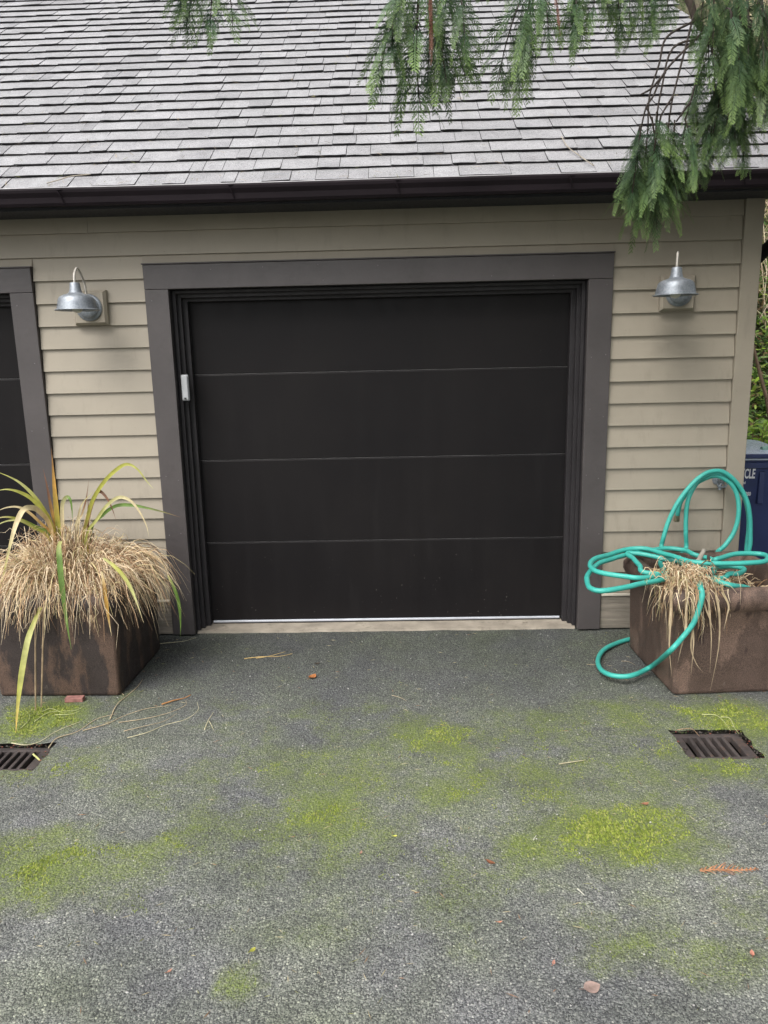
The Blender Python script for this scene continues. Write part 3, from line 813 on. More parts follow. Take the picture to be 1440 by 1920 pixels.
# New Zealand flax standing in it: every leaf its own part, paths read off the photograph at the plant's depth
fl = empty('flax_plant', (-1.72, -.6, PH*.85), label='yellow-green sword-leaved flax rising from the dry grass in the dark planter', cat='plant')
GB = (.20, .10, .045); YG = (.33, .33, .06); GR = (.11, .19, .035); PT = (.55, .46, .27); OC = (.42, .24, .05); BR = (.16, .075, .04); LG = (.40, .40, .15)
S4 = lambda x, y: (x/3.098, 840+y/3.098)
FL = [  # pts in zoom coordinates, Y start, Y end, width m, colours base->tip
    ([(350,545),(335,430),(320,280),(308,130),(298,0)], -.56, -.5, .034, (YG, YG, OC, GB)),
    ([(335,500),(300,360),(275,230),(250,118)], -.55, -.5, .022, (YG, OC, BR, BR)),
    ([(480,540),(505,420),(540,300),(610,190),(690,115),(745,95),(800,125),(850,190),(890,236)], -.55, -.62, .026, (GB, YG, YG, LG)),
    ([(470,545),(505,430),(540,310),(575,252),(620,290),(650,350),(672,412)], -.52, -.6, .024, (BR, GB, BR, BR)),
    ([(500,520),(560,420),(620,335),(690,287),(755,305),(810,370),(850,450),(866,520)], -.58, -.66, .022, (YG, LG, PT, PT)),
    ([(530,480),(590,395),(670,338),(760,332),(860,350),(960,375),(1046,402)], -.5, -.55, .024, (GR, GR, GR, BR)),
    ([(370,560),(362,430),(362,330),(385,286),(408,300),(418,360),(420,425)], -.6, -.64, .026, (PT, PT, GR, GR)),
    ([(455,470),(478,380),(500,300),(516,185)], -.5, -.46, .014, (PT, PT, GB, BR)),
    ([(440,500),(455,400),(480,320),(545,250)], -.55, -.56, .016, (BR, PT, PT, LG)),
    ([(512,440),(513,360),(510,285)], -.5, -.48, .014, (GR, BR, BR, BR)),
    ([(320,500),(260,390),(190,300),(110,255),(40,240),(-30,250)], -.58, -.66, .026, (OC, YG, YG, LG)),
    ([(310,470),(250,350),(190,270),(120,205),(50,165),(-40,130)], -.56, -.6, .022, (OC, YG, LG, YG)),
    ([(300,520),(200,455),(110,415),(30,400),(-60,420)], -.6, -.72, .024, (YG, GR, YG, PT)),
    ([(290,540),(190,460),(110,420),(20,430),(-60,480)], -.62, -.75, .018, (OC, YG, LG, LG)),
    ([(320,540),(230,430),(130,350),(40,345),(-40,380)], -.6, -.7, .018, (GB, OC, PT, PT)),
    ([(300,480),(230,370),(175,346),(130,365),(90,450),(60,560),(30,690),(0,810)], -.62, -.92, .036, (OC, PT, PT, YG)),
    ([(352,540),(342,575),(345,640),(355,760),(372,900),(392,1040),(414,1170)], -.84, -1.03, .036, (LG, GR, GR, GR)),
    ([(600,640),(650,675),(710,735),(760,815),(795,900),(834,1015)], -.88, -1.0, .024, (LG, YG, LG, PT)),
    ([(590,720),(605,800),(618,900),(632,1000),(648,1090)], -.9, -.97, .022, (PT, OC, OC, PT)),
    ([(235,925),(195,1020),(160,1120),(130,1280),(110,1430),(98,1560),(92,1655)], -.93, -1.27, .036, (YG, LG, YG, OC)),
    ([(975,740),(1010,810),(1038,900),(1048,1000),(1048,1095)], -.56, -.6, .022, (LG, GR, GR, GR)),
]
def grad(cs):
    def f(u):
        x = u*(len(cs)-1); i = min(int(x), len(cs)-2); k = x-i
        return tuple(a+(b-a)*k for a, b in zip(cs[i], cs[i+1]))
    return f
for (pts, y0, y1, w, cs) in FL:
    P = [W(*S4(x, y), Y=y0+(y1-y0)*i/(len(pts)-1)) for i, (x, y) in enumerate(pts)]
    if max(q[1] for q in pts[:1]) < 600 and y0 > -.7: P = [Vector((fl.location.x+(P[0].x-fl.location.x)*.5, y0, fl.location.z))]+P
    o0 = Vector(fl.location); P = [p-o0 for p in P]
    m = MB(); m.ribbon(spline(P, 6), w*.8, facing=Vector((.15, -1, .35)), cols=grad(cs), fold=.35)
    o = m.build('leaf', M['leaf'], fl, smooth='all')
rf = random.Random(12)
for k in range(34):
    a = rf.uniform(0, 6.28); b0 = Vector((rf.uniform(-.09, .09)-.0, rf.uniform(-.06, .06), -.02)); L = rf.uniform(.25, .52); el = rf.uniform(.6, 1.45)
    d = Vector((math.cos(a), math.sin(a)*.7, 0)); bend = rf.uniform(.1, .9); P = []
    for i in range(6):
        u = i/5; P.append(b0+d*(L*u*math.cos(el)+bend*.12*u*u)+Vector((0, 0, L*u*math.sin(el)-bend*.32*u*u)))
    m = MB(); m.ribbon(spline(P, 3), rf.uniform(.008, .018), facing=Vector((rf.uniform(-.6, .6), -1, .3)), cols=grad(rf.choice([(GB, BR, BR), (OC, YG, PT), (BR, PT, PT), (GB, OC, YG), (PT, PT, LG), (BR, BR, GB)])), fold=.4)
    m.build('leaf', M['leaf'], fl, smooth='all')
for (x0, y0, x1, y1) in ((205, 930, 207, 1565), (255, 900, 240, 1505)):    # straight dead flower stalks leaning on the pot
    P = [W(*S4(x0+(x1-x0)*u, y0+(y1-y0)*u), Y=-.95-(.11 if u > .5 else .1)*u) for u in (0, .33, .66, 1)]
    m = MB(); m.tube([p-Vector(fl.location) for p in P], [.0035, .004, .0045, .003], 6); m.build('stalk', M['stem'], fl, smooth=True)

# right planter: remains of grass draped over the front-left corner
g2 = empty('dry_grass', (PRc.x, PRc.y, PH*.86), label='flattened straw hanging over the rim of the brown planter under the hose', cat='grass plant')
m = MB(); rr = random.Random(9)
SP = Vector((1.56, -.84, PH*.92)); o0 = Vector(g2.location)
for k in range(800):
    b = SP+Vector((rr.gauss(0, .06), rr.gauss(0, .07), rr.uniform(0, .09)))
    az = rad(265)+rr.gauss(0, .75)
    straw_blade(m, rr, b-o0, az, rr.uniform(.10, .27), rr.uniform(.02, .09), rr.uniform(.05, .30)*rr.uniform(.5, 1), rr.uniform(.003, .006), out=rr.uniform(.5, .95))
for k in range(520):       # loose straw lying about the soil
    b = Vector((1.54+.5*rr.random()**1.4, rr.uniform(-.86, -.38), PH*.76+rr.uniform(.0, .06)))
    az = rr.uniform(0, 6.28)
    straw_blade(m, rr, b-o0, az, rr.uniform(.08, .2), rr.uniform(.0, .05), rr.uniform(.0, .04), rr.uniform(.003, .007), out=.9)
tag(m.build('blades', M['straw'], g2), kind='stuff')
o0 = Vector(g2.location)
HANG = [([(570,950),(565,1060),(560,1200),(575,1370)],.022),([(660,1030),(655,1100),(630,1200),(610,1290)],.02),([(700,1060),(690,1200),(720,1290),(760,1345)],.014),
        ([(795,870),(800,980),(812,1140),(803,1350)],.018),([(840,880),(860,1000),(855,1200),(802,1475)],.02),([(770,930),(800,1020),(835,1115)],.016),
        ([(880,870),(915,940),(905,1010),(885,1100)],.018),([(735,930),(755,1000),(765,1050)],.014),([(700,1080),(705,1180),(690,1360)],.02)]
for pts, w in HANG:
    P = [W(1080+pts[0][0]/3.2-4, 1094, Y=-.95)-o0, W(1080+pts[0][0]/3.2, 1108, Y=-1.012)-o0]+[W(1080+x/3.2, 840+y/3.2, Y=-1.022-.008*i) - o0 for i, (x, y) in enumerate(pts)]
    m = MB(); m.ribbon(spline(P, 5), w*.6, facing=Vector((rr.uniform(-.5, .3), -1, .2)), cols=grad([(.3, .21, .12), (.42, .33, .21), (.38, .3, .2)]), fold=.3); m.build('leaf', M['leaf'], g2, smooth='all')
m = MB(); a = W(1297, 1070, Y=-.62); b = W(1321, 1030, Y=-.60); m.tube([a-o0, (a+b)/2-o0+Vector((.004, 0, 0)), b-o0], [.014, .013, .011], 8); m.build('cut_stem', M['pale_bark'], g2, smooth=True)
m = MB(); a = W(1333, 1090, Y=-.72); b = W(1328, 1042, Y=-.72); m.tube([a-o0, b-o0], [.013, .008], 7); m.tube([(a*.4+b*.6)-o0, W(1345, 1055, Y=-.7)-o0], [.007, .004], 6); m.build('cut_stem', M['twig'], g2, smooth=True)

# ---- garden hose
Z3 = lambda x, y: (1100+x/4.235, 860+y/4.235)
Z5 = lambda x, y: (1080+x/3.2, 840+y/3.2)
HP = []
def hy(l, Y0, Y1=None, zf=Z3):
    n = len(l)
    for i, (x, y) in enumerate(l): HP.append(W(*zf(x, y), Y=Y0+((Y1 if Y1 is not None else Y0)-Y0)*i/max(1, n-1)))
def hz(l, Z0, Z1=None, zf=Z3):
    n = len(l)
    for i, (x, y) in enumerate(l): HP.append(W(*zf(x, y), Z=Z0+((Z1 if Z1 is not None else Z0)-Z0)*i/max(1, n-1)))
# coupling end, first turn over the tap
hy([(718, 455), (728, 420), (760, 330), (850, 215), (960, 148), (1050, 140), (1150, 200), (1200, 310), (1205, 430), (1170, 580), (1100, 690), (1040, 745)], -.10, -.20)
HP += [Vector((1.90, -.40, .545)), Vector((1.76, -.44, .53)), Vector((1.70, -.36, .55))]
hy([(785, 720), (780, 600), (790, 450), (815, 310), (880, 190), (960, 130), (1040, 128), (1150, 175), (1240, 290), (1285, 420), (1290, 560), (1270, 740)], -.16, -.12)
HP += [Vector((2.20, -.20, .45)), Vector((2.245, -.20, .42))]
hy([(1285, 780), (1300, 660), (1300, 480), (1270, 330), (1190, 190), (1100, 115), (1020, 97), (930, 125), (820, 220), (720, 360), (650, 500), (615, 620), (597, 715)], -.15, -.20)
HP += [Vector((1.60, -.40, .52)), Vector((1.70, -.50, .49)), Vector((1.83, -.52, .51)), Vector((1.86, -.46, .57))]
hz([(850, 760), (760, 726), (600, 716), (430, 745), (300, 762), (150, 808), (45, 875), (4, 950), (22, 1012), (95, 1045), (200, 1044), (330, 1020), (440, 992)], .60, .60)
HP += [Vector((1.58, -.76, .58)), Vector((1.54, -.73, .585))]
hz([(440, 945), (300, 935), (150, 912), (60, 885), (27, 848), (50, 808), (140, 768), (280, 722), (400, 712), (520, 728), (650, 765), (780, 808), (900, 828), (1100, 832), (1380, 822), (1436, 795), (1400, 762), (1280, 755), (1120, 772), (1020, 802)], .615, .64)
HP += [Vector((1.82, -.60, .60)), Vector((1.70, -.56, .585))]
hz([(345, 745), (372, 795), (420, 850), (475, 905)], .61, .59)
HP += [Vector((1.66, -.74, .57))]
hz([(720, 915), (790, 890), (900, 876), (1020, 862), (1150, 856), (1235, 870), (1248, 890), (1200, 912), (1130, 915)], .575, .56)
HP += [Vector((1.80, -.70, .545))]
hz([(720, 903), (850, 935), (1000, 966), (1130, 1000)], .60, .585)
HP += [Vector((1.885, -.86, .53)), Vector((1.95, -.87, .46))]
MAIN = spline(HP, 7)
MAIN = [p+Vector((noise.noise(p*7), noise.noise(p*7+Vector((9, 0, 0))), noise.noise(p*7+Vector((0, 9, 0)))))*.007 for p in MAIN]
hose = empty('garden_hose', (2.0, -.2, .6), label='turquoise garden hose looped over the tap and heaped on the planter', cat='hose')
ho = Vector(hose.location)
m = MB(); m.tube([p-ho for p in MAIN], .0134, 10)
HP = []
HP += [Vector((1.62, -.70, .53))]
hz([(890, 962)], .575)
for (x, y, Y) in ((745, 830, -1.0), (757, 880, -1.035), (740, 960, -1.04), (705, 1050, -1.035), (640, 1135, -1.03), (560, 1222, -1.05)): HP.append(W(*Z5(x, y), Y=Y))
hz([(450, 1312), (335, 1365), (225, 1366), (152, 1332), (132, 1270), (175, 1205), (285, 1157)], .06, .014, Z5)
HP[-7].z += .0
HP += [Vector((1.56, -.20, .014)), Vector((1.8, -.15, .014))]
m.tube([p-ho for p in spline(HP, 8)], .0134, 10)
m.build('tube', M['hose'], hose, smooth='all')
c0 = MAIN[0]; d0 = (MAIN[0]-MAIN[2]).normalized()
m = MB(); m.tube([c0-ho-d0*.004, c0-ho+d0*.018], .0155, 12); m.tube([c0-ho+d0*.018, c0-ho+d0*.036], .018, 12); m.build('coupling', M['brass'], hose, smooth=True)

# ================================================================== DRAINS
def drain(rect, label, seed):
    x0, x1, y0, y1 = rect; cx, cy = (x0+x1)/2, (y0+y1)/2
    t = empty('drain_grate', (cx, cy, -.03), label=label, cat='drain', group='iron drains in the driveway')
    hx, hy_ = (x1-x0)/2, (y1-y0)/2; rs = random.Random(seed)
    m = MB(); d = -.30
    for (x, y) in ((-hx-.03, -hy_-.03), (hx+.03, -hy_-.03), (hx+.03, hy_+.03), (-hx-.03, hy_+.03)): m.vert((x, y, .008)); m.vert((x, y, d))
    for k in range(4):
        a = k*2; b = ((k+1) % 4)*2; m.face((a, b, b+1, a+1))
    m.face((1, 3, 5, 7)); m.build('pit', M['dark'], t)
    e = .012; fw = .034
    fx, fy = hx-e, hy_-e
    m = MB(); m.box(-fx, fx, -fy, -fy+.024, -.03, .002); m.box(-fx, fx, fy-.03, fy, -.03, .002); m.box(-fx, -fx+fw, -fy+.0241, fy-.0301, -.03, .002); m.box(fx-fw*1.3, fx, -fy+.0241, fy-.0301, -.03, .002)
    m.build('frame', M['iron'], t, bevel=.004)
    n = 5; w = 2*fx-fw*2.3; 
    for k in range(n):
        xc = -fx+fw+w*(k+1)/(n+1); bw = .0085
        m = MB(); m.box(xc-bw, xc+bw, -fy+.0242, fy-.0302, -.03, .0005); m.build('bar', M['iron'], t, bevel=.004)
    # crumbled asphalt and dirt round the rim
    m = MB()
    for k in range(260):
        s = rs.choice('lrtb'); j = abs(rs.gauss(0, .012))
        if s in 'lr': x = (-hx+j*.8-.004 if s == 'l' else hx-j*1.2+.004); y = rs.uniform(-hy_, hy_)
        else: y = (-hy_+j*.5-.002 if s == 't' else hy_-j-.0); x = rs.uniform(-hx, hx)
        r = rs.uniform(.002, .006); z = rs.uniform(.002, .012)
        col = rs.choice([(.03, .025, .02), (.06, .05, .04), (.035, .045, .015), (.2, .07, .05), (.1, .09, .08)]); i = len(m.v)
        for q in ((1, 0, 0), (-1, 0, 0), (0, 1, 0), (0, -1, 0), (0, 0, 1), (0, 0, -1)):
            m.vert((x+q[0]*r*rs.uniform(.6, 1.3), y+q[1]*r*rs.uniform(.6, 1.3), z+q[2]*r*.8), col)
        for f in ((0, 2, 4), (2, 1, 4), (1, 3, 4), (3, 0, 4), (2, 0, 5), (1, 2, 5), (3, 1, 5), (0, 3, 5)): m.face([i+q for q in f])
    tag(m.build('rim_dirt', M['litter'], t), kind='stuff')
drain(DRAINS[0], 'square rusty drain grate in mossy asphalt before the brown planter', 1)
drain(DRAINS[1], 'drain grate with open slots before the dark planter, cut by the frame', 2)

# ================================================================== MOSS and LITTER on the ground
def gz(x, y):
    z = (noise.noise(Vector((x*1.3, y*1.3, 1)))*.006+noise.noise(Vector((x*6, y*6, 4)))*.0018)*min(1, max(0, -y*3))
    for (a, b, c, d) in DRAINS:
        q = math.hypot(max(a-x, 0, x-b), max(c-y, 0, y-d)); z -= .016*max(0, 1-q/.35)**2
    return z
m = MB(); rr = random.Random(31); cnt = 0; tries = 0
while cnt < 9500 and tries < 400000:
    tries += 1
    x = rr.uniform(-2.2, 2.2); y = rr.uniform(-2.9, -1.0)
    v = moss_at(x, y)
    if v < .12: continue
    nn = noise.fractal(Vector((x*9, y*9, 2)), 1, 2, 4)*.5
    if v+nn*1.6-.6 < rr.random()*1.0: continue
    if any(a < x < b and c < y < d for a, b, c, d in DRAINS): continue
    z = gz(x, y); thick = .5+v; cnt += 1
    for q in range(2):
        a = rr.uniform(0, 6.28); r = rr.uniform(.0015, .004)*thick; h = rr.uniform(.0012, .0045)*thick
        c = rr.choice([(.11, .145, .02), (.15, .19, .026), (.2, .245, .036), (.09, .12, .018), (.25, .26, .07)])
        ox, oy = x+rr.uniform(-.006, .006), y+rr.uniform(-.006, .006)
        i = m.vert((ox+math.cos(a)*r, oy+math.sin(a)*r, z-.001), c); m.vert((ox-math.cos(a)*r, oy-math.sin(a)*r, z-.001), c)
        m.vert((ox+rr.uniform(-.006, .006), oy+rr.uniform(.003, .009), z+h), c3(c, 1.2)); m.face((i, i+1, i+2))
tag(m.build('moss', M['litter']), 'low yellow-green moss creeping over the asphalt', 'moss', kind='stuff')

# pale grit, needles and bits scattered on the asphalt
m = MB(); rr = random.Random(17)
for k in range(1500):
    x = rr.uniform(-2.3, 2.3); y = -3.0+2.95*rr.random()**1.3
    if any(a-.01 < x < b+.01 and c-.01 < y < d+.01 for a, b, c, d in DRAINS): continue
    z = gz(x, y)+.001; a = rr.uniform(0, 6.28); d = Vector((math.cos(a), math.sin(a), 0)); s = Vector((-d.y, d.x, 0))
    if rr.random() < .45:
        L = rr.uniform(.006, .022); w = rr.uniform(.0008, .0018); c = rr.choice([(.3, .25, .15), (.38, .33, .2), (.2, .2, .08), (.24, .13, .07)])
    else:
        L = rr.uniform(.002, .005); w = L*.8; c = rr.choice([(.36, .35, .33), (.45, .44, .42), (.03, .03, .03), (.05, .045, .04), (.28, .27, .25)])
    p = Vector((x, y, z)); h = Vector((0, 0, w*.9+.0006)); i = len(m.v)
    for q in (p-d*L, p+s*w, p+d*L, p-s*w, p+h): m.vert(q, c)
    for f in ((0, 1, 4), (1, 2, 4), (2, 3, 4), (3, 0, 4)): m.face([i+q for q in f])
tag(m.build('grit', M['litter']), 'fine grit and needles scattered over the asphalt', 'grit', kind='stuff')

def ground_strand(pts, w, col, name, label, cat, group=None, zf=None, lift=.004):
    P = [W(*(zf(x, y) if zf else (x, y)), Z=.0) for (x, y) in pts]
    P = [Vector((p.x, p.y, gz(p.x, p.y)+lift+(.006*math.sin(i*2.1) if 0 < i < len(P)-1 else 0)*.6)) for i, p in enumerate(P)]
    o0 = P[0].copy(); S = spline([p-o0 for p in P], 6)
    m = MB(); m.tube(S, [w*(1-.6*i/(len(S)-1)) for i in range(len(S))], 5, att=col)
    o = m.build(name, M['litter'], smooth='all'); o.location = o0
    return tag(o, label, cat, group)
TAN = (.42, .34, .22); PAL = (.5, .46, .3); GRS = (.4, .42, .2)
GRP = 'dry stalks fallen on the asphalt'
for pts, w, c, lab in [
    ([(65,1700),(150,1715),(230,1690),(330,1640),(470,1590)], .0028, PAL, 'pale stalk lying along the back edge of the slotted drain'),
    ([(280,1730),(330,1680),(450,1640),(560,1580),(680,1550)], .003, TAN, 'thick tan stalk running from the slotted drain to the right'),
    ([(480,1640),(620,1610),(720,1560),(850,1520),(1000,1500)], .0026, TAN, 'long straw ending in the orange-tipped blade'),
    ([(640,1580),(680,1500),(740,1440),(800,1390),(830,1345)], .0028, TAN, 'forked dry stalk leaning toward the dark planter'),
    ([(720,1440),(680,1410),(625,1400)], .0018, TAN, 'short twig beside the forked stalk near the dark planter'),
    ([(690,1600),(850,1580),(980,1540),(1075,1500),(1080,1470)], .0022, TAN, 'curving straw second from the dark planter'),
    ([(740,1690),(860,1660),(960,1610),(1080,1580),(1150,1530),(1145,1480)], .0022, PAL, 'outermost curving straw in the spray on the asphalt'),
    ([(720,1650),(840,1625),(950,1590),(1030,1545)], .002, TAN, 'straw between the two curving ones on the asphalt'),
    ([(940,1495),(1010,1475),(1070,1455),(1110,1438)], .0046, (.4, .2, .08), 'orange-brown blade tip on the asphalt near the spray of straw'),
    ([(1188,1640),(1210,1590),(1240,1540)], .0026, PAL, 'pale forked blade standing alone on the asphalt'),
    ([(1215,1590),(1230,1620),(1243,1645)], .002, PAL, 'lower tine of the pale forked blade'),
    ([(920,1140),(1000,1135),(1070,1122),(1140,1105)], .0022, PAL, 'thin pale stalk at the foot of the left door trim'),
    ([(120,1625),(165,1590),(172,1555),(140,1518)], .002, GRS, 'curled green stem on the moss behind the slotted drain'),
    ([(200,1590),(280,1545),(360,1530),(440,1528),(490,1505)], .002, GRS, 'long green stem lying across the moss'),
    ([(245,1535),(300,1522),(380,1540),(480,1515)], .0018, GRS, 'bent green stem on the moss beside the long one'),
    ([(320,1552),(400,1555),(470,1530)], .0022, GRS, 'short green stem on the moss')]:
    ground_strand(pts, w, c, 'grass_stalk', lab, 'stalk', GRP, S4)
for pts, w, c, lab in [
    ([(458,1237),(490,1234),(520,1232),(548,1228)], .0032, (.42, .3, .13), 'tan straw before the door, front one of the pair'),
    ([(480,1236),(505,1233),(535,1224)], .0032, (.45, .33, .15), 'tan straw before the door, rear one of the pair'),
    ([(1048,1434),(1070,1432),(1098,1427)], .0034, (.4, .36, .24), 'pale shrivelled blade on the moss left of the rusty grate'),
    ([(1083,1668),(1090,1676),(1096,1680)], .003, (.5, .5, .42), 'small pale blade on bare asphalt below the bright moss'),
    ([(735,1305),(752,1311),(762,1316)], .0016, TAN, 'thin needle on the asphalt before the door'),
    ([(1000,1577),(1006,1568)], .0026, (.5, .5, .4), 'pale fragment on the bright moss'),
    ([(1316,1339),(1342,1341),(1358,1350),(1370,1365)], .0024, GRS, 'green stem arching over the rusty grate, left one'),
    ([(1352,1343),(1368,1346),(1378,1360),(1386,1371)], .0024, GRS, 'green stem arching over the rusty grate, right one'),
    ([(1270,1364),(1296,1363),(1312,1376)], .0018, (.4, .26, .16), 'brown stem across the back of the rusty grate'),
    ([(1100,1246),(1115,1248),(1122,1244)], .0014, TAN, 'thin straw beside the hose loop on the ground'),
    ([(1165,1240),(1178,1242),(1192,1248)], .0014, TAN, 'thin straw inside the hose loop on the ground')]:
    ground_strand(pts, w, c, 'grass_stalk', lab, 'stalk', GRP)
p = W(69, 1420, Z=-.028)
m = MB(); m.tube([W(62, 1414, Z=-.02)-p, p-p, W(75, 1426, Z=-.02)-p], [.004, .005, .004], 6, att=(.5, .5, .2)); o = m.build('leaf_scrap', M['litter'], smooth='all'); o.location = p
tag(o, 'yellow leaf scrap lying across the slots of the drain grate', 'leaf', 'fallen leaves')

def fallen_leaf(px, py, L, w, col, rz, label, curl=.25, name='fallen_leaf'):
    c = W(px, py, Z=0); m = MB(); n = 8; rows = []
    for i in range(n+1):
        u = i/n; x = (u-.5)*L; hw = w*.5*math.sin(math.pi*min(1, u*1.02+.02))**.7
        z = curl*L*(abs(u-.5)*1.1)**1.5
        rows.append([m.vert((x, s*hw, z+abs(s)*curl*w*.5), c3(col, .85+.3*abs(s))) for s in (-1, -.5, 0, .5, 1)])
    for i in range(n):
        for k in range(4): m.face((rows[i][k], rows[i+1][k], rows[i+1][k+1], rows[i][k+1]))
    m.tube([(-L*.5, 0, curl*L*.4), (-L*.75, 0.003, .003)], .0012, 5, att=c3(col, .6))
    o = m.build(name, M['litter'], smooth='all'); o.location = (c.x, c.y, gz(c.x, c.y)+.004); o.rotation_euler.z = rz
    return tag(o, label, 'leaf', 'fallen leaves')
fallen_leaf(586, 1271, .055, .042, (.33, .13, .045), 1.0, 'orange-brown curled leaf on dark asphalt before the garage door')
fallen_leaf(595, 1246, .03, .02, (.06, .045, .035), .4, 'small dark leaf behind the orange-brown one')
fallen_leaf(920, 1621, .036, .016, (.2, .08, .04), -.6, 'small rust-brown leaf on the asphalt left of the bright moss')
fallen_leaf(1110, 1853, .05, .042, (.28, .2, .17), .3, 'pale round mottled leaf near the bottom edge of the driveway', curl=.07)
fallen_leaf(1210, 1510, .03, .016, (.3, .14, .08), .2, 'small reddish leaf on the bright moss')
fallen_leaf(474, 1783, .022, .014, (.3, .3, .05), .9, 'tiny yellow leaf on bare grey asphalt')
fallen_leaf(677, 1600, .018, .009, (.38, .22, .16), 1.4, 'tiny pink petal-like leaf in the middle of the driveway')
fallen_leaf(1038, 1807, .02, .009, (.4, .2, .15), 1.2, 'tiny pink leaf near the pale round one')
fallen_leaf(318, 1823, .018, .008, (.38, .2, .14), .9, 'tiny pink leaf alone at lower left')
fallen_leaf(1410, 1790, .024, .012, (.4, .17, .12), 1.3, 'tiny red leaf at the right edge of the driveway')
fallen_leaf(937, 1731, .018, .007, (.5, .25, .16), .2, 'tiny pink sliver on bare asphalt below the rust-brown leaf')
fallen_leaf(741, 1570, .016, .012, (.45, .45, .1), .2, 'tiny yellow leaf in the middle of the driveway')

# brick chip wedged under the dark planter
c = W(141, 1310, Z=.012)
m = MB(); m.box(-.047, .047, -.02, .02, -.012, .012); o = m.build('brick_chip', M['brickchip'], bevel=.004); o.location = (c.x, c.y-.004, .013); o.rotation_euler.z = .06
tag(o, 'broken red brick chip in front of the dark planter', 'brick')

# ================================================================== CEDAR
def frond(m, o, d, side, L, rr, tw=.0027, dead=False, lmax=.05):
    """flat fern-like spray of scale leaves, drooping"""
    d = d.normalized(); side = (side-d*side.dot(d)).normalized()
    def ax(t): 
        return o+d*(L*t*(1-.25*t))+Vector((0, 0, -1))*(L*.42*t*t)
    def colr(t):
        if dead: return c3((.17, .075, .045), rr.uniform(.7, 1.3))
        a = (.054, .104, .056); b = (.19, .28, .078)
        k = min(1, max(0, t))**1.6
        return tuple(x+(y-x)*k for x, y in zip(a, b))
    n = max(5, int(L/.0125)); prev = None; tone = rr.uniform(.8, 1.25)
    base = rr.uniform(-.15, .25)
    for i in range(n+1):
        t = i/n; p = ax(t); q = ax(min(1, t+.02)); dd = (q-p).normalized() if (q-p).length > 1e-7 else d
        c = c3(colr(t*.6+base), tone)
        w = .0022*(1-.6*t)
        cur = (m.vert(p-side*w, c), m.vert(p+side*w, c))
        if prev: m.face((prev[0], prev[1], cur[1], cur[0]))
        prev = cur
        if i == n: break
        nrm = dd.cross(side)
        for s in ((1, -1) if i % 2 else (-1, 1)):
            l = lmax*min(1, .4+t*5)*(1-t)**.55*rr.uniform(.75, 1.2)+.006
            ang = rad(rr.uniform(34, 48)); td = (dd*math.cos(ang)+side*s*math.sin(ang)+nrm*rr.uniform(-.18, .18)).normalized()
            b = p+dd*(L/n*.5*(s > 0)); ts = td.cross(nrm).normalized()
            def tp(u): return b+td*(l*u)+Vector((0, 0, -1))*(l*.22*u*u)
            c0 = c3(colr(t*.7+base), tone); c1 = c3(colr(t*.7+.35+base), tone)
            a0 = m.vert(b, c0); mdp = tp(.45); a1 = m.vert(mdp+ts*tw*.8, c0); a2 = m.vert(mdp-ts*tw*.8, c0); a3 = m.vert(tp(1), c1)
            m.face((a0, a1, a3, a2))
            for u in (.25, .5, .72):
                for s2 in (1, -1):
                    ll = l*.34*(1-u*.45)+.002; e = tp(u); ld = (td*.8+ts*s2*.62).normalized(); wv = td*tw*.7
                    k0 = m.vert(e-wv, c0); k1 = m.vert(e+wv, c0); k2 = m.vert(e+ld*ll, c1); m.face((k0, k1, k2))

def bough_mesh(seed, L=.5, spread=1.0, dead=False):
    """one hanging spray: an axis along -Z carrying side fronds"""
    rr = random.Random(seed); m = MB()
    bx, by = rr.uniform(-.05, .05), rr.uniform(-.05, .05)
    def ax(t): return Vector((bx*math.sin(t*2.4), by*math.sin(t*2.4), -L*t))
    pts = [ax(i/8) for i in range(9)]
    m.tube(pts, [.0045*(1-.8*i/8)+.0006 for i in range(9)], 5, att=(.05, .04, .03) if not dead else (.12, .05, .035), m=0)
    n = 12 if dead else 12
    ph = rr.uniform(0, 6.28)
    for i in range(n):
        t = .06+.86*i/n; s = 1 if i % 2 else -1
        az = ph+(0 if s > 0 else math.pi)+rr.gauss(0, .65)
        out = Vector((math.cos(az), math.sin(az), 0)); tilt = rad(rr.uniform(18, 58))*spread
        d = out*math.sin(tilt)+Vector((0, 0, -1))*math.cos(tilt)
        fl_ = (.19+.12*math.sin(math.pi*min(1, t*1.1)))*rr.uniform(.75, 1.2)*(L/.5)*(1.05-.45*t)*(.45 if dead else 1)
        side = Vector((0, 0, 1)).cross(out)+Vector((rr.uniform(-.5, .5), rr.uniform(-.5, .5), 0))
        frond(m, ax(t), d, side, fl_, rr, dead=dead, lmax=.05 if not dead else .02)
    frond(m, ax(.8), Vector((bx, by, -1)), Vector((math.cos(ph), math.sin(ph), 0)), L*.32, rr, dead=dead, lmax=.05 if not dead else .02)
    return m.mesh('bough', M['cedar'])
BM = [bough_mesh(100+k, spread=[1, .8, 1.15, .9, .7, 1.05, .85, 1.1][k]) for k in range(8)]
BDEAD = bough_mesh(300, spread=.3, dead=True)

TREE = Vector((4.6, -2.3, 0))
tree = empty('cedar_tree', TREE, label='western cedar whose drooping green boughs hang over the garage roof', cat='tree')
def tpart(mb_, name, mat, **k): return mb_.build(name, mat, tree, **k)
m = MB(); m.tube([(0, 0, -.05), (.02, 0, .3), (.03, .02, 1.5), (.05, .03, 3), (.04, .02, 5), (.02, .0, 8), (0, 0, 11)], [.42, .30, .25, .22, .17, .1, .02], 16); tpart(m, 'trunk', M['bark'], smooth='all')

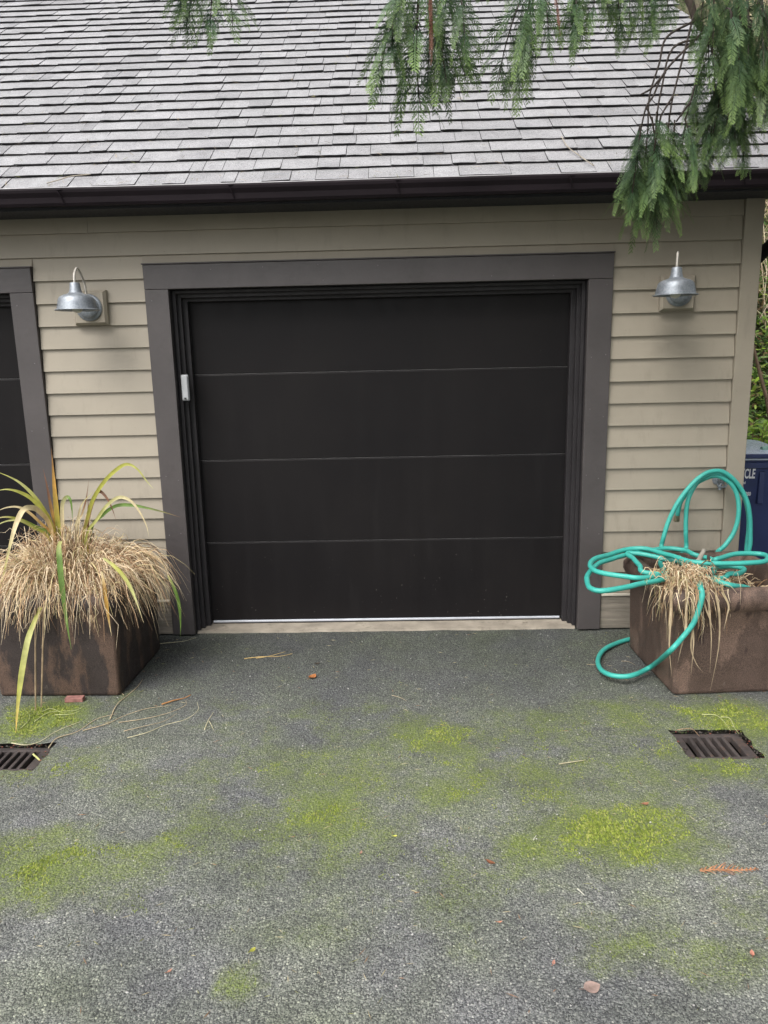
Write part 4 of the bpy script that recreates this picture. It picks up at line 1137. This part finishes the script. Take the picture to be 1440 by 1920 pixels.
LIMBS = [[(4.55,-2.25,3.0),(3.6,-2.0,3.55),(2.6,-1.8,3.72),(1.5,-1.7,3.62),(.6,-1.65,3.5),(-.2,-1.6,3.42),(-1.0,-1.55,3.36)],
         [(4.55,-2.25,3.4),(3.7,-1.9,4.0),(2.7,-1.5,4.1),(1.9,-1.25,3.75),(1.62,-1.25,3.42)],
         [(4.6,-2.2,4.3),(4.0,-1.6,4.9),(3.0,-.9,5.1),(2.2,-.3,4.9)],
         [(4.6,-2.3,4.0),(3.8,-2.9,4.6),(2.8,-3.3,4.7),(1.7,-3.6,4.5)],
         [(4.6,-2.3,5.5),(3.6,-2.4,6.2),(2.4,-2.4,6.3),(1.2,-2.3,6.0)],
         [(4.6,-2.3,5.0),(5.5,-1.6,5.5),(6.4,-1,5.4)], [(4.6,-2.3,4.5),(5.2,-3.2,5),(5.8,-4.2,4.9)],
         [(4.6,-2.3,7),(4.0,-1.8,7.5),(3.0,-1.4,7.4)], [(4.6,-2.3,7.5),(4.2,-3.0,8),(3.4,-3.6,7.9)]]
LS = []
for l in LIMBS:
    S = spline(l, 8); LS.append(S)
    m = MB(); n = len(S); m.tube([p-TREE for p in S], [.065*(1-.85*i/(n-1))+.006 for i in range(n)], 8); tpart(m, 'limb', M['bark'], smooth='all')
# the visible end of the second limb, coming down into the picture
END = [Vector((1.62, -1.25, 3.42)), W(1285, -60, Y=-1.25), W(1296, 10, Y=-1.25), W(1310, 45, Y=-1.25), W(1328, 62, Y=-1.25), W(1330, 80, Y=-1.25)]
m = MB(); S = spline(END, 6); m.tube([p-TREE for p in S], [.017-.006*i/len(S) for i in range(len(S))], 7); tpart(m, 'limb', M['bark'], smooth='all')
LS.append(S)
rr = random.Random(77)
stems = MB()
def nearest(p):
    return min((q for S in LS for q in S), key=lambda q: (q-p).length + (3 if q.z < p.z-.02 else 0))
def bough(top, bot, me=None, stem=True, sc=None, spin=None):
    me = me or rr.choice(BM); d = bot-top; L = d.length
    o = link('bough', me, tree)
    q = Vector((0, 0, -1)).rotation_difference(d.normalized())
    s = sc or L/.56
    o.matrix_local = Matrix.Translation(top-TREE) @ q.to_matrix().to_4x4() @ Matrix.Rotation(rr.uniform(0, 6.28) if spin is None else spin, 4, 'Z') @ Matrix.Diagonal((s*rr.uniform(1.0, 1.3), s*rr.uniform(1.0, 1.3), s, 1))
    if stem:
        n_ = nearest(top); md = (top+n_)/2+Vector((rr.uniform(-.03, .03), 0, .04))
        stems.tube([p-TREE for p in spline([n_, md, top, top+d*.1], 4)], .0042*min(1.2, s), 5)
    return o
VIS = [ # top px, bottom px, Y
    (775,-40,725,185,-1.62),(790,-60,800,235,-1.6),(840,-50,885,165,-1.6),(760,-60,755,150,-1.7),(825,-60,845,175,-1.66),(800,-30,790,205,-1.55),(850,-70,865,120,-1.7),(745,-40,728,120,-1.68),(815,-20,812,200,-1.58),
    (375,-120,338,85,-1.5),(390,-120,385,72,-1.52),(405,-120,432,65,-1.5),(360,-110,340,50,-1.55),
    (1000,-60,935,185,-1.5),(1005,-50,985,200,-1.5),(1010,-80,1030,120,-1.52),(1000,0,955,170,-1.46),
    (960,-90,945,10,-1.6),(910,-120,905,0,-1.6),
    (1085,-80,1088,90,-1.6),(1130,-100,1112,70,-1.6),(1170,-80,1180,85,-1.55),(1190,-90,1185,60,-1.6),(1215,-90,1210,75,-1.5),(1105,-100,1095,95,-1.55),(1150,-110,1150,40,-1.6),(1240,-60,1225,90,-1.55),(1255,-80,1250,60,-1.6),
    (1340,-40,1335,170,-1.3),(1370,-60,1365,190,-1.35),(1400,-40,1395,200,-1.3),(1350,60,1325,270,-1.25),(1385,90,1350,300,-1.25),(1395,120,1380,280,-1.3),(1360,130,1335,325,-1.2),
    (1430,-60,1435,140,-1.4),(1420,-10,1420,170,-1.35),(1340,140,1310,290,-1.22),(1370,20,1375,230,-1.4),(1410,40,1410,210,-1.2),(1345,0,1345,150,-1.2),(1360,-50,1350,90,-1.25),(1390,-60,1385,100,-1.25),(1440,60,1440,230,-1.4),(1335,200,1320,335,-1.2),(1375,180,1365,310,-1.25),
    (1330,-60,1320,110,-1.3),(1355,90,1345,240,-1.15),(1405,130,1400,300,-1.2),(1425,100,1420,260,-1.25),(1320,120,1312,260,-1.18),(1400,-20,1400,130,-1.15),(1375,60,1370,180,-1.12),(1345,230,1330,345,-1.2),(1300,190,1290,300,-1.2),(1395,210,1385,330,-1.25),
    (1460,-30,1465,180,-1.3),(1480,40,1475,260,-1.3),
    (1203,232,1178,420,-1.3),(1200,235,1195,400,-1.26),(1232,210,1238,462,-1.25),(1222,220,1212,440,-1.3),(1256,212,1260,400,-1.28),(1265,225,1278,395,-1.3),(1284,222,1292,375,-1.32),(1240,215,1225,420,-1.33),(1285,235,1270,360,-1.25),(1215,240,1190,430,-1.33),(1250,230,1250,385,-1.22),
]
for (x0, y0, x1, y1, Y) in VIS:
    low = x0 < 1300 and y0 > 190
    bough(W(x0, y0, Y=Y), W(x1, y1, Y=Y-.05), stem=not low)
for pts in ([(1320,58),(1250,130),(1225,180),(1212,200),(1203,236)], [(1326,70),(1262,90),(1240,170),(1232,214)], [(1212,200),(1222,225)], [(1300,30),(1285,90),(1262,180),(1256,216)], [(1262,180),(1240,215)],
            [(1330,76),(1316,110),(1295,190),(1284,226)], [(1295,190),(1268,228)], [(1248,135),(1222,165),(1200,178)], [(1300,40),(1250,70),(1236,120),(1218,180),(1215,240)]):
    m = MB(); m.tube([p-TREE for p in spline([W(x, y, Y=-1.27) for x, y in pts], 5)], [.0048-.0014*i/(5*(len(pts)-1)) for i in range(5*(len(pts)-1)+1)], 5); tpart(m, 'twig', M['twig'], smooth='all')
for (x0, y0, x1, y1, Y) in ((808,-60,809,112,-1.76),(804,-40,807,90,-1.78),(1036,-50,1048,62,-1.7)):
    o = bough(W(x0, y0, Y=Y), W(x1, y1, Y=Y), me=BDEAD); o['label'] = 'dead rust-brown spray'
# unseen rest of the crown; oversized boughs added to shade the right-hand wall
for (want, l0, l1, xmin) in ((300, .8, 1.6, 0), (110, 1.7, 2.6, 2.2)):
    k = 0; tries = 0
    while k < want and tries < 9000:
        tries += 1
        S = rr.choice(LS[:9]); p = S[rr.randrange(4, len(S))]+Vector((rr.uniform(-.45, .45), rr.uniform(-.45, .45), rr.uniform(-.25, .1)))
        L = rr.uniform(l0, l1); bt = p+Vector((rr.uniform(-.2, .2), rr.uniform(-.2, .2), -L))
        if p.x < xmin: continue
        ok = True
        for u in (0, .5, 1, 1.15):
            q = p+(bt-p)*u
            for ex in (-.5*L, 0, .5*L):
                a = PX(q+Vector((ex, 0, 0)))
                if a[2] > 0 and -40 < a[0] < 1480 and -35 < a[1] < 1950: ok = False
        if not ok or bt.z < 1.9: continue
        bough(p, bt); k += 1
tag(tpart(stems, 'twigs', M['twig']), kind='stuff')

# ================================================================== BEHIND THE CORNER: bin and hillside plants
b = empty('recycling_bin', (2.545, .99, 0), rad(-5), label='navy blue wheeled recycling bin beside the garage corner', cat='bin')
b.scale = (1, 1, 1.055)
m = MB()
rings = []
for (z, hx, hy_) in ((.05, .23, .22), (.06, .24, .23), (.5, .265, .27), (.86, .285, .30), (.865, .30, .315), (.90, .30, .315), (.905, .292, .30), (.915, .292, .30)):
    rings.append([m.vert((x, y, z)) for x, y in rrect(hx, hy_, .04, 4)])
n = len(rings[0])
for i in range(len(rings)-1):
    for q in range(n): m.face((rings[i][q], rings[i][(q+1) % n], rings[i+1][(q+1) % n], rings[i+1][q]))
m.face(rings[0][::-1]); m.face(rings[-1])
body = m.build('body', M['bin'], b, smooth=True)
m = MB(); rings = []
for (z, o) in ((.917, .31), (.942, .312), (.962, .30), (.975, .25), (.985, .12)):
    rings.append([m.vert((x, y+.005, z+max(0, y)*.06)) for x, y in rrect(o, o+.012, .05, 4)])
for i in range(len(rings)-1):
    for q in range(n): m.face((rings[i][q], rings[i][(q+1) % n], rings[i+1][(q+1) % n], rings[i+1][q]))
m.face(rings[0][::-1]); m.face(rings[-1]); m.build('lid', M['lid'], b, smooth=True)
m = MB(); m.box(-.02, .15, -.335, -.3085, .928, .958); m.build('lid_grip', M['bin'], b, bevel=.008)
m = MB(); m.box(.10, .14, -.312, -.270, .62, .84); m.build('rib', M['bin'], b, bevel=.008)
for s in (-1, 1):
    m = MB(); m.lathe([(.0005, -.025), (.06, -.025), (.1, -.02), (.105, 0), (.1, .02), (.06, .025), (.0005, .025)], 20)
    o = m.build('wheel', M['rubber'], b, smooth=True); o.rotation_euler = (0, rad(90), 0); o.location = (s*.26, .23, .106)
def text(body_, size, loc, bold=.0, xs=1):
    cu = bpy.data.curves.new('lettering', 'FONT'); cu.body = body_; cu.size = size; cu.align_x = 'CENTER'; cu.extrude = .0008; cu.offset = bold
    ob = bpy.data.objects.new('lettering', cu); COL.objects.link(ob)
    dg = bpy.context.evaluated_depsgraph_get(); me = bpy.data.meshes.new_from_object(ob.evaluated_get(dg)); bpy.data.objects.remove(ob)
    me.materials.clear(); me.materials.append(M['print'])
    o = link('lettering', me, body); o.location = loc; o.rotation_euler = (rad(90+4.76), 0, 0); o.scale = (xs, 1, 1)
    return o
def by(z): return -(.27+(z-.5)/.36*.03)-.0035
text('RECYCLE', .09, (-.012, by(.795), .795), .0024, .47)
text('Paper and\nbottles\nhere', .026, (-.02, by(.755), .755), .0004, .7)
text('1000', .036, (.035, by(.675), .675), .001, .7)
m = MB(); a = W(1428, 842, Y=.74); m.tube([a, a+Vector((.12, .02, .012)), a+Vector((.34, .08, .03))], .017, 14, cap=False); m.tube([a+Vector((.002, 0, 0)), a+Vector((.3, .06, .025))], .0125, 14)
o = m.build('plastic_pipe', M['handle'], smooth=True); tag(o, 'pale green plastic pipe lying across the lid of the blue bin', 'pipe')

def leaf_geo(m, p, d, nrm, L, w, col, rr):
    d = d.normalized(); s = d.cross(nrm); s = s.normalized() if s.length > 1e-4 else d.orthogonal().normalized(); nn = s.cross(d)
    a = [m.vert(p, c3(col, .8))]
    pts = []
    for (u, k) in ((.3, .8), (.6, 1), (.85, .55)):
        c = p+d*L*u+nn*(-.12*L*u*u)
        pts.append((m.vert(c-s*w*.5*k+nn*w*.12, col), m.vert(c, c3(col, 1.15)), m.vert(c+s*w*.5*k+nn*w*.12, col)))
    t = m.vert(p+d*L-nn*.16*L, c3(col, 1.1))
    m.face((a[0], pts[0][0], pts[0][1])); m.face((a[0], pts[0][1], pts[0][2]))
    for i in range(2):
        for k in range(2): m.face((pts[i][k], pts[i+1][k], pts[i+1][k+1], pts[i][k+1]))
    m.face((pts[2][0], t, pts[2][1])); m.face((pts[2][1], t, pts[2][2]))
LGREEN = [(.38, .56, .07), (.32, .5, .08), (.46, .6, .13), (.22, .36, .08)]
DGREEN = [(.07, .13, .04), (.1, .17, .05), (.15, .25, .07), (.24, .34, .13)]
rr = random.Random(55)
sh = empty('laurel_shrub', (3.0, 1.62, 0), label='bright green large-leaved shrub behind the blue bin', cat='shrub')
so_ = Vector(sh.location); m = MB()
tips = []
for k in range(26):
    a = rr.uniform(0, 6.28); r = rr.uniform(.05, .5); top = Vector((r*math.cos(a), r*math.sin(a)*.8-.1, rr.uniform(.85, 1.22)))
    m.tube(spline([(0, 0, 0), top*.5+Vector((0, 0, .1)), top], 5), [.009-.0006*i for i in range(11)], 5); tips.append(top)
m.build('stems', M['stem'], sh, smooth='all')
nl = 0
for tpv in tips:
    for q in range(9):
        m = MB(); a = q*2.4+rr.uniform(-.4, .4); el = rr.uniform(-.1, .9)
        d = Vector((math.cos(a)*math.cos(el), math.sin(a)*math.cos(el), math.sin(el)))
        leaf_geo(m, tpv+Vector((0, 0, -.012*q)), d, Vector((0, -.3, 1)), rr.uniform(.085, .13), rr.uniform(.03, .042), rr.choice(LGREEN), rr)
        m.build('leaf', M['green'], sh, smooth='all')
# leaning sapling and pale dead trunk
m = MB(); P = [W(1440, 760, Y=2.3), W(1436, 742, Y=2.3), W(1422, 690, Y=2.3), W(1408, 632, Y=2.3), W(1396, 580, Y=2.35), W(1380, 500, Y=2.4)]
P = [Vector((P[0].x+.12, 2.28, hill_z(P[0].x, 2.3)))]+P; o0 = P[0].copy()
m.tube(spline([p-o0 for p in P], 5), [.021-.0004*i for i in range(31)], 9); o = m.build('sapling', M['sap_bark'], smooth='all'); o.location = o0
tag(o, 'thin brown leaning sapling trunk seen past the garage corner', 'tree')
m = MB(); P = [W(1404, 640, Y=3.2), W(1411, 580, Y=3.2), W(1416, 540, Y=3.2), W(1418, 480, Y=3.25)]; P = [Vector((P[0].x-.03, 3.2, hill_z(P[0].x, 3.2)-.1))]+P; o0 = P[0].copy()
m.tube(spline([p-o0 for p in P], 5), [.05-.0015*i for i in range(21)], 9); o = m.build('dead_trunk', M['pale_bark'], smooth='all'); o.location = o0
tag(o, 'pale bleached dead trunk on the hillside past the garage corner', 'tree')
# ground cover and brambles on the slope
m = MB()
for k in range(11000):
    y = 1.75+4.3*rr.random()**1.4; x = rr.uniform(2.4, 2.9)+(y-.5)*rr.uniform(.25, .75); z = hill_z(x, y)
    if z > 4.4 and rr.random() < .8: continue
    a = rr.uniform(0, 6.28); el = rr.uniform(-.3, 1.1); d = Vector((math.cos(a)*math.cos(el), math.sin(a)*math.cos(el), math.sin(el)))
    col = rr.choice(DGREEN if rr.random() < .55 else LGREEN+[(.3, .28, .12), (.26, .17, .09)])
    leaf_geo(m, Vector((x, y, z+rr.uniform(0, .38)*rr.random())), d, Vector((rr.uniform(-.4, .4), -.5, 1)), rr.uniform(.05, .13), rr.uniform(.015, .04), col, rr)
tag(m.build('undergrowth', M['green'], smooth='all'), 'leafy green ground cover on the slope past the garage corner', 'undergrowth', kind='stuff')
m = MB()
for k in range(1500):
    y = rr.uniform(3.2, 8.5); x = rr.uniform(2.6, 3.2)+(y-.5)*rr.uniform(.25, .8); z = hill_z(x, y)
    p = Vector((x, y, z)); a = rr.uniform(0, 6.28); L = rr.uniform(.3, .9); h = rr.uniform(.1, .6)
    d = Vector((math.cos(a), math.sin(a)*.6, 0)); c = c3(rr.choice([(.42, .33, .23), (.52, .42, .3), (.3, .21, .14), (.6, .51, .37), (.36, .33, .18)]), rr.uniform(.8, 1.2))
    m.tube([p, p+d*L*.35+Vector((0, 0, h)), p+d*L*.75+Vector((rr.uniform(-.1, .1), 0, h*.95)), p+d*L+Vector((0, 0, h*.4))], [.006, .005, .004, .0025], 4, att=c, cap=False)
tag(m.build('brambles', M['litter'], smooth='all'), 'tangle of tan bramble canes high on the slope', 'brambles', kind='stuff')

# dead cedar sprig on the driveway
a = W(1312, 1637, Z=0); b_ = W(1422, 1633, Z=0)
m = MB(); rq = random.Random(8); d = b_-a
def flatfrond():
    n = 13; L = d.length; ax_ = d.normalized(); sd_ = Vector((-ax_.y, ax_.x, 0))
    C = lambda: c3((.36, .17, .085), rq.uniform(.75, 1.25))
    m.tube([ax_*(L*i/8)+sd_*(.004*math.sin(i*.8))+Vector((0, 0, .006)) for i in range(9)], [.0022-.0002*i for i in range(9)], 5, att=(.3, .15, .08))
    for i in range(n):
        t_ = i/n; p_ = ax_*(L*t_)+sd_*(.004*math.sin(t_*6.4))+Vector((0, 0, .006))
        for s_ in (-1, 1):
            l = (.03+.02*math.sin(math.pi*min(1, t_*1.3)))*rq.uniform(.6, 1.25)*(1.1-t_*.6)
            td = (ax_*.8+sd_*s_*rq.uniform(.4, .8)).normalized()
            m.ribbon([p_, p_+td*l*.5+Vector((0, 0, .004)), p_+td*l+Vector((0, 0, .001))], .005, facing=Vector((rq.uniform(-.4, .4), -.5, 1)), cols=lambda u, c=C(): c, prof=lambda u: 1-.8*u)
flatfrond()
o = m.build('cedar_sprig', M['litter']); o.location = (a.x, a.y, gz(a.x, a.y)+.002)
tag(o, 'rust-brown dead cedar sprig on bare asphalt at the right edge', 'sprig')

# needles and twigs fallen on the shingles
m = MB(); rq = random.Random(18)
for k in range(420):
    x = rq.uniform(-3.0, 2.2); t_ = 3.2*rq.random()**1.7
    p_ = R0+RU*t_+Vector((x, 0, 0))+RN*.016; a_ = rq.uniform(0, 6.28); dd = (Vector((1, 0, 0))*math.cos(a_)+RU*math.sin(a_)); L = rq.uniform(.008, .05)
    c = rq.choice([(.2, .15, .09), (.3, .24, .15), (.1, .08, .06), (.14, .15, .06)])
    m.ribbon([p_-dd*L*.5, p_+RN*.002, p_+dd*L*.5], rq.uniform(.0015, .004), facing=RN, cols=lambda u, c=c: c, prof=lambda u: 1)
tag(m.build('needles', M['litter']), 'brown needles scattered over the roof shingles', 'needles', kind='stuff')
def roof_pt(x, y):
    dr = fwd+right*((x-720)/F_PX)+up*((960-y)/F_PX); k_ = (R0-CAM).dot(RN)/dr.dot(RN); return CAM+dr*k_+RN*.018
for pts, lab in (([(1052, 262), (1062, 280), (1085, 298), (1112, 317)], 'bent pale twig lying on the shingles left of the hanging boughs'),
                 ([(90, 350), (115, 343), (135, 337), (172, 333)], 'thin dark twig lying along the gutter edge at far left')):
    P = [roof_pt(*p) for p in pts]; o0 = P[0].copy(); m = MB(); S = spline([p-o0 for p in P], 5)
    m.tube(S, .0028, 5, att=(.34, .3, .24)); o = m.build('fallen_twig', M['litter'], smooth='all'); o.location = o0
    tag(o, lab, 'twig', 'twigs fallen on the roof')
